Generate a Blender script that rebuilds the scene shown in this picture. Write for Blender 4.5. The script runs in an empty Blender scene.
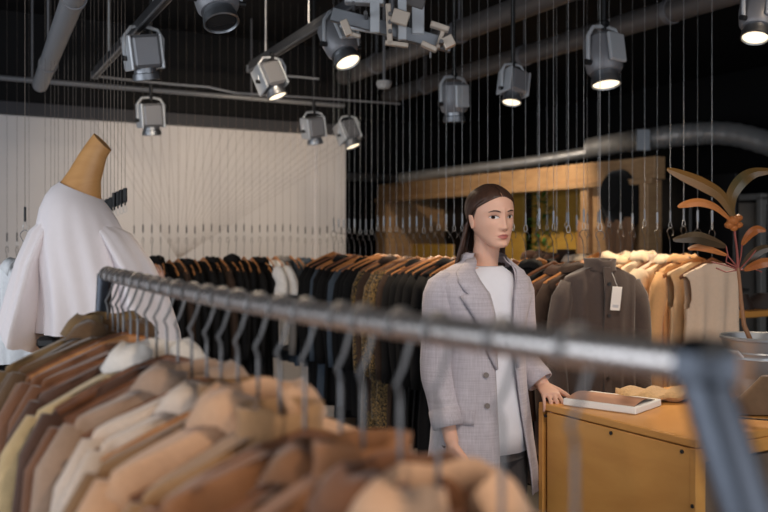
import bpy, math, random
from mathutils import Vector, Matrix
R = random.Random(7)
C = bpy.context.scene.collection
F = 900.0; Y0 = 238.0; H = 1.55
CA, SA = math.cos(math.radians(30)), math.sin(math.radians(30))
PI = math.pi

def cw(X, Y, Z=0.0):            # along the view -> room axes
    return Vector((X * CA + Y * SA, -X * SA + Y * CA, Z))
def P(px, py, Y):
    return cw((px - 384) / F * Y, Y, H - (py - Y0) / F * Y)
def row_y(x, px):               # y on the line x=const seen at column px
    m = (px - 384) / F
    return x * (CA - SA * m) / (SA + CA * m)
def row_x(y, px):
    m = (px - 384) / F
    Y = y / (CA - SA * m)
    X = m * Y
    return X * CA + Y * SA
def s2l(c):
    c = c / 255.0
    return c / 12.92 if c <= .04045 else ((c + .055) / 1.055) ** 2.4
def rgb(r, g, b):
    return (s2l(r), s2l(g), s2l(b), 1)

# ------------------------------------------------------------- materials
def new_mat(name):
    m = bpy.data.materials.new(name); m.use_nodes = True
    nt = m.node_tree; b = nt.nodes['Principled BSDF']
    return m, nt, b
def setp(b, **k):
    for n, v in k.items():
        n = n.replace('_', ' ')
        if n in b.inputs: b.inputs[n].default_value = v
def fabric(name, col, rough=.88, scale=60, amp=.18, bump=.25, sheen=.25):
    m, nt, b = new_mat(name)
    tc = nt.nodes.new('ShaderNodeTexCoord')
    no = nt.nodes.new('ShaderNodeTexNoise'); no.inputs['Scale'].default_value = scale; no.inputs['Detail'].default_value = 5
    nt.links.new(tc.outputs['Object'], no.inputs['Vector'])
    mix = nt.nodes.new('ShaderNodeMix'); mix.data_type = 'RGBA'
    c = Vector(col[:3])
    mix.inputs['A'].default_value = (*(c * (1 - amp)), 1); mix.inputs['B'].default_value = (*[min(1, v) for v in c * (1 + amp)], 1)
    nt.links.new(no.outputs['Fac'], mix.inputs['Factor']); nt.links.new(mix.outputs['Result'], b.inputs['Base Color'])
    bp = nt.nodes.new('ShaderNodeBump'); bp.inputs['Strength'].default_value = bump; bp.inputs['Distance'].default_value = .004
    nt.links.new(no.outputs['Fac'], bp.inputs['Height']); nt.links.new(bp.outputs['Normal'], b.inputs['Normal'])
    setp(b, Roughness=rough, Sheen_Weight=sheen, Specular_IOR_Level=.25)
    return m
def plain(name, col, rough=.5, metal=0.0, spec=.5, **k):
    m, nt, b = new_mat(name)
    setp(b, Base_Color=col, Roughness=rough, Metallic=metal, Specular_IOR_Level=spec, **k)
    return m
def metal(name, col, rough=.35, scale=30):
    m, nt, b = new_mat(name)
    tc = nt.nodes.new('ShaderNodeTexCoord')
    no = nt.nodes.new('ShaderNodeTexNoise'); no.inputs['Scale'].default_value = scale; no.inputs['Detail'].default_value = 4
    nt.links.new(tc.outputs['Object'], no.inputs['Vector'])
    mr = nt.nodes.new('ShaderNodeMapRange'); mr.inputs['To Min'].default_value = rough * .75; mr.inputs['To Max'].default_value = rough * 1.3
    nt.links.new(no.outputs['Fac'], mr.inputs['Value']); nt.links.new(mr.outputs['Result'], b.inputs['Roughness'])
    setp(b, Base_Color=col, Metallic=1.0)
    return m
def wood(name, c1, c2, scale=3.0, stretch=(1, 1, 12), rough=.45, dist=2.0):
    m, nt, b = new_mat(name)
    tc = nt.nodes.new('ShaderNodeTexCoord'); mp = nt.nodes.new('ShaderNodeMapping')
    mp.inputs['Scale'].default_value = stretch
    no = nt.nodes.new('ShaderNodeTexNoise'); no.inputs['Scale'].default_value = scale; no.inputs['Detail'].default_value = 6; no.inputs['Distortion'].default_value = dist
    nt.links.new(tc.outputs['Object'], mp.inputs['Vector']); nt.links.new(mp.outputs['Vector'], no.inputs['Vector'])
    cr = nt.nodes.new('ShaderNodeValToRGB'); cr.color_ramp.elements[0].color = c1; cr.color_ramp.elements[1].color = c2
    cr.color_ramp.elements[0].position = .3; cr.color_ramp.elements[1].position = .7
    nt.links.new(no.outputs['Fac'], cr.inputs['Fac']); nt.links.new(cr.outputs['Color'], b.inputs['Base Color'])
    setp(b, Roughness=rough)
    return m
def emis(name, col, s):
    m, nt, b = new_mat(name)
    setp(b, Base_Color=(0, 0, 0, 1), Emission_Color=col, Emission_Strength=s)
    return m
def plaster(name, col, rough=.8, scale=4, amp=.06):
    return fabric(name, col, rough, scale, amp, .05, 0)

M = {}
M['black_paint'] = plaster('black_paint', rgb(20, 20, 22), .8)
M['wall_white'] = plaster('wall_white', rgb(222, 217, 216), .85)
M['bucket'] = metal('bucket_zinc', rgb(165, 167, 170), .36, 14); M['bucket'].node_tree.nodes['Principled BSDF'].inputs['Metallic'].default_value = .6
M['floor'] = plaster('concrete_floor', rgb(84, 80, 76), .5, 3, .2)
M['trimdark'] = plaster('dark_beam_paint', rgb(70, 70, 74))
M['galv'] = metal('galvanised_steel', rgb(205, 205, 205), .42); M['galv'].node_tree.nodes['Principled BSDF'].inputs['Metallic'].default_value = .7
M['rail'] = metal('brushed_rail_steel', rgb(205, 198, 195), .27, 60)
M['rail'].node_tree.nodes['Principled BSDF'].inputs['Metallic'].default_value = .88
M['hook'] = metal('dull_hook_steel', rgb(120, 118, 118), .42)
M['wire'] = plain('wire_steel', rgb(205, 205, 205), .45, .6)
M['thread'] = plain('dark_thread', rgb(118, 108, 100), .7)
M['alu'] = metal('grey_aluminium', rgb(150, 153, 158), .45)
M['lampgrey'] = plain('lamp_grey_paint', rgb(196, 199, 203), .4, .2)
M['lampdark'] = plain('lamp_dark_paint', rgb(128, 128, 132), .42, .25)
M['pipegrey'] = plain('pipe_grey_paint', rgb(132, 134, 139), .42, .3)
M['pipedark'] = plain('pipe_dark_paint', rgb(106, 101, 99), .45, .2)
M['hanger'] = wood('hanger_wood', rgb(150, 96, 52), rgb(190, 128, 74), 6, (1, 8, 8))
M['hanger_dark'] = wood('hanger_dark_wood', rgb(92, 56, 36), rgb(128, 80, 50), 6, (1, 8, 8))
M['ply'] = wood('counter_ply', rgb(202, 140, 70), rgb(220, 160, 86), 1.6, (1, 1, 3), .38)
M['booth'] = wood('booth_pine', rgb(170, 132, 94), rgb(196, 158, 116), 2, (1, 1, 6), .5)
M['boothy'] = wood('booth_yellow_ply', rgb(190, 146, 62), rgb(206, 164, 78), 2, (1, 1, 4), .5)
M['manneq'] = wood('mannequin_wood', rgb(196, 140, 84), rgb(214, 160, 100), 2, (2, 2, 6), .45)
M['thread_pale'] = plain('pale_thread', rgb(160, 150, 144), .7)
M['black'] = plain('black_plastic', rgb(22, 22, 24), .5)
M['paper'] = plain('white_paper', rgb(235, 233, 228), .6)
M['disc'] = emis('lit_lens', (1.0, .84, .60, 1), 1.7)
M['lens_off'] = plain('unlit_lens', rgb(60, 60, 62), .15, .4)

# ------------------------------------------------------------- mesh builder
class MB:
    def __init__(s): s.v = []; s.f = []; s.m = []
    def add(s, vs, fs, mi=0, mat=None):
        n = len(s.v)
        for p in vs:
            p = Vector(p); s.v.append(mat @ p if mat else p)
        for f in fs: s.f.append([i + n for i in f]); s.m.append(mi)
        return s
    def box(s, c, d, mi=0, rot=None, bev=0.0):
        x, y, z = [v / 2 for v in d]; c = Vector(c)
        b = min(bev, x * .9, y * .9, z * .9)
        if b <= 0:
            vs = [(-x, -y, -z), (x, -y, -z), (x, y, -z), (-x, y, -z), (-x, -y, z), (x, -y, z), (x, y, z), (-x, y, z)]
            fs = [(0, 3, 2, 1), (4, 5, 6, 7), (0, 1, 5, 4), (1, 2, 6, 5), (2, 3, 7, 6), (3, 0, 4, 7)]
        else:                       # chamfered box: 24 corners
            vs = []; idx = {}
            for sx in (-1, 1):
                for sy in (-1, 1):
                    for sz in (-1, 1):
                        for ax in range(3):
                            q = [sx * (x - b), sy * (y - b), sz * (z - b)]
                            q[ax] = (sx * x, sy * y, sz * z)[ax]
                            idx[(sx, sy, sz, ax)] = len(vs); vs.append(q)
            fs = []
            for sx in (-1, 1):
                for sy in (-1, 1):
                    for sz in (-1, 1): fs.append([idx[(sx, sy, sz, a)] for a in (0, 1, 2)])
            for ax in range(3):
                o = [a for a in range(3) if a != ax]
                for sg in (-1, 1):
                    q = []
                    for (a, b2) in ((-1, -1), (1, -1), (1, 1), (-1, 1)):
                        k = [0, 0, 0]; k[ax] = sg; k[o[0]] = a; k[o[1]] = b2; q.append(idx[(*k, ax)])
                    fs.append(q)
                for a in (-1, 1):
                    for b2 in (-1, 1):
                        k1 = [0, 0, 0]; k1[o[0]] = a; k1[o[1]] = b2
                        k1[ax] = -1; k2 = list(k1); k2[ax] = 1
                        fs.append([idx[(*k1, o[0])], idx[(*k1, o[1])], idx[(*k2, o[1])], idx[(*k2, o[0])]])
        m = Matrix.Translation(c)
        if rot is not None: m = m @ rot.to_4x4()
        return s.add(vs, fs, mi, m)
    def rings(s, rs, mi=0, closed=True, cap0=True, cap1=True, mat=None):
        n = len(rs[0]); vs = [p for r in rs for p in r]; fs = []
        for i in range(len(rs) - 1):
            for j in range(n if closed else n - 1):
                k = (j + 1) % n
                fs.append((i * n + j, i * n + k, (i + 1) * n + k, (i + 1) * n + j))
        if cap0 and closed: fs.append(list(range(n))[::-1])
        if cap1 and closed: fs.append([(len(rs) - 1) * n + j for j in range(n)])
        return s.add(vs, fs, mi, mat)
    def tube(s, pts, r, n=8, mi=0, caps=True, flat=1.0, flat_axis=None, round_end=False):
        pts = [Vector(p) for p in pts]
        rr = list(r) if isinstance(r, (list, tuple)) else [r] * len(pts)
        if round_end:
            d0 = (pts[0] - pts[1]).normalized(); d1 = (pts[-1] - pts[-2]).normalized()
            pts = [pts[0] + d0 * rr[0] * .95, pts[0] + d0 * rr[0] * .6] + pts + [pts[-1] + d1 * rr[-1] * .6, pts[-1] + d1 * rr[-1] * .95]
            rr = [rr[0] * .35, rr[0] * .8] + rr + [rr[-1] * .8, rr[-1] * .35]
        rs = []; a = None
        for i, p in enumerate(pts):
            t = ((pts[min(i + 1, len(pts) - 1)] - pts[max(i - 1, 0)])).normalized()
            if a is None:
                ref = Vector(flat_axis) if flat_axis is not None else (Vector((0, 0, 1)) if abs(t.z) < .9 else Vector((1, 0, 0)))
                a = (ref - t * ref.dot(t)).normalized()
            else: a = (a - t * a.dot(t)).normalized()
            b = t.cross(a)
            rs.append([p + (a * math.cos(2 * PI * k / n) * flat + b * math.sin(2 * PI * k / n)) * rr[i] for k in range(n)])
        return s.rings(rs, mi, True, caps, caps)
    def ell(s, c, r, n=16, mi=0, mat=None):
        rs = []
        h = n // 2
        for i in range(h + 1):
            ph = -PI / 2 + PI * (i + .02) / (h + .04)
            rs.append([(c[0] + r[0] * math.cos(ph) * math.cos(2 * PI * k / n), c[1] + r[1] * math.cos(ph) * math.sin(2 * PI * k / n), c[2] + r[2] * math.sin(ph)) for k in range(n)])
        return s.rings(rs, mi, mat=mat)
    def build(s, name, mats, parent=None, smooth=True, loc=None, rz=None, ang=.6):
        me = bpy.data.meshes.new(name)
        me.from_pydata([tuple(v) for v in s.v], [], s.f)
        if not isinstance(mats, (list, tuple)): mats = [mats]
        for m in mats: me.materials.append(m)
        me.polygons.foreach_set('material_index', s.m)
        me.update()
        import bmesh
        bm = bmesh.new(); bm.from_mesh(me)
        bmesh.ops.recalc_face_normals(bm, faces=bm.faces)
        for f in bm.faces: f.smooth = smooth
        if smooth:
            for e in bm.edges:
                if len(e.link_faces) == 2 and e.calc_face_angle(0) > ang: e.smooth = False
        bm.to_mesh(me); bm.free()
        o = bpy.data.objects.new(name, me); C.objects.link(o)
        if parent is not None: o.parent = parent
        if loc is not None: o.location = loc
        if rz is not None: o.rotation_euler.z = rz
        return o
def tag(o, label, cat, group=None, kind=None):
    o['label'] = label; o['category'] = cat
    if group: o['group'] = group
    if kind: o['kind'] = kind
    return o
def struct(o, label=None):
    o['kind'] = 'structure'
    if label: o['label'] = label
    return o
def empty(name, loc, rz=0.0):
    o = bpy.data.objects.new(name, None); C.objects.link(o); o.location = loc; o.rotation_euler.z = rz
    o.empty_display_size = .1
    return o
def copy_tree(o, parent=None):
    c = o.copy(); C.objects.link(c); c.parent = parent
    for ch in list(o.children): copy_tree(ch, c)
    return c
def lerp(a, b, t): return a + (b - a) * t
def interp(tab, x):             # tab rows (x, v1, v2...) sorted ascending
    if x <= tab[0][0]: return tab[0][1:]
    for a, b in zip(tab, tab[1:]):
        if x <= b[0]:
            t = (x - a[0]) / (b[0] - a[0]); t = t * t * (3 - 2 * t) * .5 + t * .5
            return tuple(lerp(p, q, t) for p, q in zip(a[1:], b[1:]))
    return tab[-1][1:]

# ------------------------------------------------------------- room
def slab(name, lo, hi, mat, label=None):
    c = [(a + b) / 2 for a, b in zip(lo, hi)]; d = [b - a for a, b in zip(lo, hi)]
    return struct(MB().box((0, 0, 0), d).build(name, mat, smooth=False, loc=c), label)
CEIL = 3.2
slab('floor', (-3.2, -2.2, -.1), (7.7, 11.2, 0), M['floor'])
slab('ceiling', (-3.2, -2.2, CEIL), (7.7, 11.2, CEIL + .1), M['black_paint'])
slab('wall_right', (7.5, -2.2, 0), (7.7, 11.2, CEIL), M['black_paint'])
slab('wall_far', (3.64, 11, 0), (7.7, 11.2, CEIL), M['black_paint'])
# white display wall: lower white part and a dark band on top of it
slab('wall_back', (-3.2, 7.0, 0), (3.64, 7.2, 2.49), M['wall_white'], 'white wall behind the black garments on wires')
slab('wall_upper', (-3.2, 7.02, 2.49), (3.62, 7.18, CEIL), M['black_paint'])
slab('wall_side', (3.5, 7.2, 0), (3.62, 11.0, CEIL), M['black_paint'])
slab('trim_1', (-3.0, 6.93, 2.44), (3.66, 7.02, 2.53), M['trimdark'])
slab('trim_2', (3.36, 6.975, 0), (3.64, 7.0, 2.44), M['wall_white'])
# left wall with shop window, rear wall with shop window (behind the camera)
def window_wall(axis, pos, a0, a1, o0, o1, z0, z1, name, n):
    def bx(nm, lo, hi, mat): return slab(nm, lo, hi, mat)
    t = .2 if axis == 'x' else .2
    def q(p0, p1, zz0, zz1, nm, mat, th=None, off=0):
        th = th or t
        if axis == 'x': return slab(nm, (pos - t / 2 - th / 2 + off, p0, zz0), (pos - t / 2 + th / 2 + off, p1, zz1), mat)
        return slab(nm, (p0, pos - t / 2 - th / 2 + off, zz0), (p1, pos - t / 2 + th / 2 + off, zz1), mat)
    q(a0, o0, 0, CEIL, name, M['wall_white']); q(o1, a1, 0, CEIL, name, M['wall_white'])
    q(o0, o1, 0, z0, name, M['wall_white']); q(o0, o1, z1, CEIL, name, M['wall_white'])
    w = MB()
    def fr(p0, p1, zz0, zz1):
        if axis == 'x': w.box((pos - t / 2, (p0 + p1) / 2, (zz0 + zz1) / 2), (.06, p1 - p0, zz1 - zz0))
        else: w.box(((p0 + p1) / 2, pos - t / 2, (zz0 + zz1) / 2), (p1 - p0, .06, zz1 - zz0))
    fr(o0, o1, z0, z0 + .06); fr(o0, o1, z1 - .06, z1)
    k = 4
    for i in range(k + 1):
        p = lerp(o0, o1 - .05, i / k); fr(p, p + .05, z0, z1)
    struct(w.build('window_%d' % n, M['black'], smooth=False))
window_wall('x', -3.0, -2.2, 7.0, -.5, 5.0, .5, 2.7, 'wall_left', 1)
window_wall('y', -2.0, -3.0, 7.5, -1.5, 4.5, .5, 2.7, 'wall_front', 2)

# pipes and ducts under the ceiling
def pipe(name, label, cat, a, b, r, mat, group=None, bands=0):
    a = Vector(a); b = Vector(b); m = MB(); m.tube([a - a, b - a], r, 20)
    o = m.build(name, mat, loc=a); tag(o, label, cat, group)
    d = b - a
    for i in range(bands):
        t = (i + .5) / bands
        q = MB().tube([d * t - d.normalized() * .02, d * t + d.normalized() * .02], r * 1.12, 20)
        top = CEIL - a.z - d.z * t
        q.tube([d * t + Vector((0, 0, r)), d * t + Vector((0, 0, top))], .006, 6)
        q.build('pipe_clamp', M['lampdark'], o)
    return o
pipe('ceiling_pipe', 'thick grey pipe under the ceiling, leftmost one', 'pipe', (.944, 5.9, 2.5), (.49, 1.5, 2.5), .046, M['pipegrey'], bands=3)
pipe('ceiling_pipe', 'thin grey horizontal pipe running along the white wall', 'pipe', (-2.9, 6.5, 2.62), (3.3, 6.35, 2.6), .017, M['pipegrey'], bands=4)
pipe('ceiling_pipe', 'thick dark pipe ending above the lit spotlight beside the white wall', 'pipe', (3.47, 6.68, 2.9), (3.2, 1.8, 2.9), .07, M['pipedark'], bands=4)
pipe('ceiling_pipe', 'long thick dark pipe crossing above the woman behind the wires', 'pipe', (4.33, 7.43, 2.9), (4.05, 1.6, 2.9), .07, M['pipedark'], bands=4)
pipe('ceiling_pipe', 'slim dark pipe in the black gap behind the hook wires', 'pipe', (4.3, 10.4, 2.35), (7.3, 10.4, 2.35), .05, M['pipedark'])
# conduit with gentle droop
def conduit(label, pts, r=.008):
    p = [P(*q) for q in pts]; o = p[0].copy()
    return tag(MB().tube([v - o for v in p], r, 8).build('conduit', M['pipegrey'], loc=o), label, 'conduit')
conduit('thin grey conduit from the left lighting track to the middle track', [(96, 76, 5.4), (120, 79, 5.5), (170, 84, 5.6), (208, 87, 5.6), (235, 93, 5.6), (300, 97, 5.8), (400, 104, 6.2)])
conduit('thin grey conduit off the end of the middle lighting track', [(250, 72, 5.2), (270, 75, 5.3), (300, 77, 5.4), (319, 79, 5.4)])
# spiral duct
def duct(label, pts, r, n=70, vents=()):
    p = [P(*q) for q in pts]; o = p[0].copy()
    # resample with catmull
    out = []
    for i in range(len(p) - 1):
        p0 = p[max(i - 1, 0)]; p1 = p[i]; p2 = p[i + 1]; p3 = p[min(i + 2, len(p) - 1)]
        k = max(2, n // (len(p) - 1))
        for j in range(k):
            t = j / k
            out.append(.5 * ((2 * p1) + (p2 - p0) * t + (2 * p0 - 5 * p1 + 4 * p2 - p3) * t * t + (3 * p1 - p0 - 3 * p2 + p3) * t ** 3))
    out.append(p[-1])
    pts2 = []; rr = []
    for i, q in enumerate(out):
        pts2.append(q - o); rr.append(r * (1.05 if i % 3 == 0 else 1.0))
    ob = MB().tube(pts2, rr, 24).build('air_duct', M['galv'], loc=o, ang=1.2)
    tag(ob, label, 'duct')
    return ob
d1 = duct('silver spiral air duct curving above the black wall', [(590, 148, 9.2), (625, 142, 8.9), (650, 139, 8.5), (690, 134, 8.2), (730, 134, 7.9), (768, 143, 7.6), (810, 156, 7.3), (900, 176, 7.3)], .1)
vb = MB().box((0, 0, 0), (.13, .03, .2), bev=.005)
for k in range(6): vb.box((0, -.02, -.075 + k * .03), (.11, .012, .008))
v = vb.build('vent_grille', M['alu'], d1, smooth=False); v.location = P(643, 140, 8.36) - P(590, 148, 9.2); v.rotation_euler.z = math.radians(-30)
duct('slim silver duct running above the wooden booth', [(400, 178, 10.4), (470, 169, 10.0), (540, 160, 9.6), (600, 150, 9.3)], .055, 40)

# ------------------------------------------------------------- timber booth beyond the garments
bx = 5.48
booth = empty('wooden_booth', (bx, 5.1, 0))
tag(booth, 'large timber booth with yellow plywood panels behind the hanging clothes', 'booth')
yA, yB = 0.0, 4.45
def lb(name, lo, hi, mat):
    c = [(a + b) / 2 for a, b in zip(lo, hi)]; d = [b - a for a, b in zip(lo, hi)]
    return MB().box((0, 0, 0), d, bev=.006).build(name, mat, booth, smooth=False, loc=c)
lb('lintel', (-.06, yA, 2.02), (.06, yB, 2.2), M['booth'])
lb('lintel_strip', (-.1, yA, 1.98), (-.06, yB, 2.03), M['booth'])
def by(px): return row_y(bx, px) - 5.1
lb('post', (-.08, by(655), 0), (.08, by(646), 2.02), M['booth'])
lb('post', (-.07, by(391), 0), (.07, by(381), 2.02), M['booth'])
lb('post', (-.07, by(594), 0), (.07, by(586), 2.02), M['booth'])
lb('wide_panel', (-.02, by(646), 0), (.02, by(594), 2.02), M['booth'])
lb('back_panel', (.9, .0, 0), (.94, 5.6, 2.1), M['black'])
lb('plywood_panel', (.3, by(568), 0), (.33, by(508), 2.1), M['boothy'])
lb('plywood_panel', (.3, by(500), 0), (.33, by(452), 2.1), M['boothy'])
lb('low_panel', (.1, by(445), 0), (.13, by(405), 1.48), M['boothy'])
lb('side_panel', (0.0, 4.4, 0), (.94, 4.45, 2.1), M['booth'])
# goods on the booth
hat = MB(); rs = []
for z, w in ((0, .02), (.015, .09), (.05, .115), (.1, .12), (.15, .16), (.16, .2)):
    rs.append([(w * math.cos(a * PI / 12), w * .8 * math.sin(a * PI / 12), -z) for a in range(24)])
hat.rings(rs)
fk = fabric('black_felt', rgb(16, 15, 16))
ht = MB().add([], []); 
m = MB(); ro = Matrix.Rotation(math.radians(-80), 4, 'Y')
m.add([ro @ Vector(p) for p in hat.v], hat.f)
o = m.build('black_hat', fk, loc=(bx - .2, row_y(bx, 626), 2.02)); o.location.z = 1.93
tag(o, 'black felt hat hung on the pine panel of the booth', 'hat')
o.scale = (1, 1.6, 1.7)
m = MB(); rs = []
for i in range(9):
    t = i / 8; w = .15 + .02 * math.sin(t * 7)
    if t > .6: w *= 1 - (t - .6) * 1.6
    rs.append([(-.03 + .025 * math.sin(a * PI / 8) + .01 * math.sin(3 * a), w * math.cos(a * PI / 8), -t * .55) for a in range(16)])
m.rings(rs)
tag(m.build('tan_scarf', fabric('tan_wool', rgb(150, 112, 84)), loc=(bx - .06, row_y(bx, 627), 1.72)), 'tan cloth hanging below the black hat on the booth', 'scarf')
bag = empty('paper_bag', (bx + .14, row_y(bx, 580), 1.42)); tag(bag, 'tan bag with looped handle hanging in the booth opening', 'bag')
MB().box((0, 0, .12), (.12, .27, .33), bev=.012).build('bag_body', fabric('tan_leather', rgb(168, 122, 84), .6), bag)
MB().tube([(0, -.07, .28), (0, -.06, .42), (0, 0, .5), (0, .06, .42), (0, .07, .28)], .008, 8).build('bag_handle', M['hook'], bag)
gp = empty('potted_plant', (bx + .22, row_y(bx, 523), 0)); tag(gp, 'green leafy plant standing inside the booth', 'plant')
MB().rings([[(r * math.cos(a * PI / 8), r * math.sin(a * PI / 8), z) for a in range(16)] for r, z in ((.1, 0), (.14, .9), (.15, 1.3))]).build('pot', M['black'], gp)
m = MB()
lr = random.Random(3)
for i in range(60):
    z = 1.3 + lr.random() * .7; a = lr.random() * 6.28; L = .09 + .06 * lr.random()
    c = Vector((.03 * math.cos(a), .03 * math.sin(a), z)); d = Vector((math.cos(a), math.sin(a), lr.uniform(-.6, .9))).normalized() * L
    s_ = Vector((-math.sin(a), math.cos(a), 0)) * .02; up = Vector((0, 0, .004))
    m.rings([[c - s_ * .2, c + up, c + s_ * .2, c - up], [c + d * .5 - s_, c + d * .5 + up, c + d * .5 + s_, c + d * .5 - up], [c + d - s_ * .05, c + d + up * .2, c + d + s_ * .05, c + d - up * .2]])
f_ = m.build('foliage', plain('green_leaf', rgb(52, 110, 52), .5), gp)
# white framed door on the right black wall
dy0, dy1 = row_y(7.42, 762), row_y(7.42, 716)
dz = H - (193 - Y0) / F * 7.9
dr = MB().box((7.45, (dy0 + dy1) / 2, dz / 2), (.06, dy1 - dy0 - .14, dz - .1), bev=.01).build('door_1', plaster('door_paint', rgb(176, 168, 160)), smooth=False); struct(dr, 'white door in the black wall')
fm = MB()
for y in (dy0, dy1): fm.box((7.42, y, dz / 2), (.1, .06, dz), bev=.008)
fm.box((7.42, (dy0 + dy1) / 2, dz), (.1, dy1 - dy0 + .06, .06), bev=.008)
fr = fm.build('door_frame', plain('frame_paint', rgb(190, 186, 180), .5), smooth=False); fr.parent = dr; 
hd = MB().tube([(7.38, dy0 + .12, 1.05), (7.36, dy0 + .12, 1.05), (7.36, dy0 + .22, 1.05)], .01, 8).build('door_handle', M['alu'], dr)
# small shelf rack on the right
sc_ = P(752, 311, 5.2); sh = empty('shelf_rack', (sc_.x, sc_.y, 0)); tag(sh, 'black shelf rack with an orange wooden board behind the bucket', 'shelf')
MB().box((0, 0, sc_.z), (.7, .32, .035), bev=.004).build('shelf_board', M['ply'], sh, smooth=False)
MB().box((0, 0, .5), (.7, .32, .03), bev=.004).build('shelf_board', M['ply'], sh, smooth=False)
for x in (-.34, .34):
    for y in (-.15, .15): MB().tube([(x, y, 0), (x, y, 1.75)], .01, 8).build('upright', M['black'], sh)
for i in range(3):
    m = MB(); m.rings([[(w * math.cos(a * PI / 8) + x, .045 * s * math.sin(a * PI / 8), z) for a in range(16)] for w, s, z, x in ((.12, 1, 0, 0), (.12, 1, .03, 0), (.07, .8, .06, .03), (.04, .6, .09, .05))])
    tag(m.build('shoe', [fabric('dark_shoe', rgb(46, 34, 30), .5)], loc=(sc_.x - .18 + i * .17, sc_.y - .03 * i, sc_.z + .018), rz=-.9), 'dark brown leather shoe standing on the orange shelf board', 'shoe', 'shoes on the orange shelf board')
# ------------------------------------------------------------- lighting tracks and spotlights
def track(label, a, b):
    a = Vector(a); b = Vector(b); o = empty('lighting_track', a); tag(o, label, 'lighting track')
    d = b - a
    m = MB(); ax = d.normalized(); side = Vector((-ax.y, ax.x, 0))
    mid = d / 2; rot = Matrix.Rotation(math.atan2(-d.x, d.y), 3, 'Z')
    m.box(mid, (.036, d.length, .034), rot=rot, bev=.004)
    m.box(mid + Vector((0, 0, .028)), (.02, d.length, .02), rot=rot)
    m.build('rail_channel', M['alu'], o, smooth=False)
    MB().box(mid - Vector((0, 0, .0175)), (.016, d.length * .995, .004), rot=rot).build('track_slot', M['black'], o, smooth=False)
    MB().box(d, (.045, .03, .045), rot=rot, bev=.005).build('end_cap', M['alu'], o, smooth=False)
    for t in (.15, .5, .85):
        MB().tube([d * t + Vector((0, 0, .03)), d * t + Vector((0, 0, CEIL - a.z))], .005, 6).build('suspension_rod', M['wire'], o)
track('silver lighting track, the one in the upper left that carries the large box spotlight', (.97, 2.2, 2.53), (1.2, 5.55, 2.53))
track('silver lighting track leading to the clamp bracket near the middle', (1.737, 2.9, 2.53), (1.936, 4.9, 2.53))

spot_lights = []
def spotlight(px, py, Y, w, aim, label, lit, kind='box', energy=60, top=None, yoke=True, blend=.5, angle=70, color=(1, .8, .58), beam=None):
    """aim: direction the lens points, in view axes (right, away, up)."""
    c = P(px, py, Y)
    o = empty('spotlight', c); tag(o, label, 'spotlight', 'ceiling spotlights')
    a = cw(*aim).normalized()
    q = Vector((0, 0, -1)).rotation_difference(a).to_matrix()
    s = w
    def T(m): return [(q @ v) for v in m.v]
    def bd(m, name, mat, smooth=True):
        m.v = T(m); return m.build(name, mat, o, smooth=smooth)
    h = MB()
    if kind == 'box':
        h.box((0, 0, .22 * s), (.74 * s, .86 * s, .86 * s), bev=.08 * s)
        bd(h, 'housing', M['lampdark'], False)
        for sx in (-1, 1):
            bd(MB().box((sx * .41 * s, 0, .2 * s), (.08 * s, .8 * s, .92 * s), bev=.03 * s), 'side_fin', M['lampgrey'], False)
        ln = .78
    else:
        h.rings([[(r * s * math.cos(k * PI / 14), r * s * math.sin(k * PI / 14), z * s) for k in range(28)] for r, z in ((.1, .72), (.34, .7), (.44, .6), (.46, .2), (.42, -.15), (.36, -.24))])
        bd(h, 'housing', M['lampdark'])
        bd(MB().box((0, -.46 * s, .25 * s), (.5 * s, .1 * s, .7 * s), bev=.03 * s), 'ballast_plate', M['lampgrey'], False)
        ln = .78
    n = MB()
    n.rings([[(r * s * math.cos(k * PI / 14), r * s * math.sin(k * PI / 14), z * s) for k in range(28)] for r, z in ((.30, -.16), (.3, -.34), (.34, -.36), (.36, -.52), (.33, -.54))], cap1=False)
    n.rings([[(r * s * math.cos(k * PI / 14), r * s * math.sin(k * PI / 14), z * s) for k in range(28)] for r, z in ((.33, -.54), (.31, -.5), (.31, -.46))], cap0=False, cap1=False)
    bd(n, 'snoot', M['alu'])
    L = MB().rings([[(r * s * math.cos(k * PI / 14), r * s * math.sin(k * PI / 14), z * s) for k in range(28)] for r, z in ((.305, -.47), (.305, -.5), (.2, -.515))])
    lens = bd(L, 'lens', M['disc'] if lit else M['lens_off'])
    if lit: lens['label'] = 'glowing round lens'
    if yoke:
        ys = q @ Vector((1, 0, 0)); ys.z = 0; ys.normalize()
        t = .5 * s
        m = MB()
        pts = [ys * t * -1 + Vector((0, 0, 0)), ys * t * -1 + Vector((0, 0, .62 * s)), ys * t * -.7 + Vector((0, 0, .84 * s)), Vector((0, 0, .9 * s)), ys * t * .7 + Vector((0, 0, .84 * s)), ys * t + Vector((0, 0, .62 * s)), ys * t]
        m.tube(pts, .05 * s, 8)
        m.build('yoke', M['lampgrey'], o)
        for sg in (-1, 1):
            MB().tube([ys * t * sg * .85, ys * t * sg * 1.18], .07 * s, 12).build('pivot_knob', M['black'], o)
    tz = (top if top is not None else CEIL) - c.z
    m = MB(); m.tube([(0, 0, .8 * s), (0, 0, tz)], .012, 10)
    m.box((0, 0, .95 * s), (.22 * s, .22 * s, .16 * s), bev=.01)
    m.build('mounting_stem', M['black'], o)
    spot_lights.append((c + a * .56 * s, cw(*beam).normalized() if beam else a, lit, energy, angle, blend, color))  # beam, where given, is an added wall wash off the lens axis
    return o
W1 = (1, .80, .58)
spotlight(217, 1, 3.4, .19, (.25, -.35, -1), 'round spotlight cut by the upper edge above the left tracks', False, 'can', 20)
spotlight(144, 60, 4.2, .175, (.08, .2, -1), 'large unlit box spotlight hanging from the left track', False, 'box', 22, top=2.52, angle=100, beam=(.1, 1, -.25))
spotlight(151, 121, 5.6, .165, (.03, .15, -1), 'small box spotlight in front of the white wall, below the large box spotlight', False, 'box', 10, angle=110, beam=(.2, 1, -.35))
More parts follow.
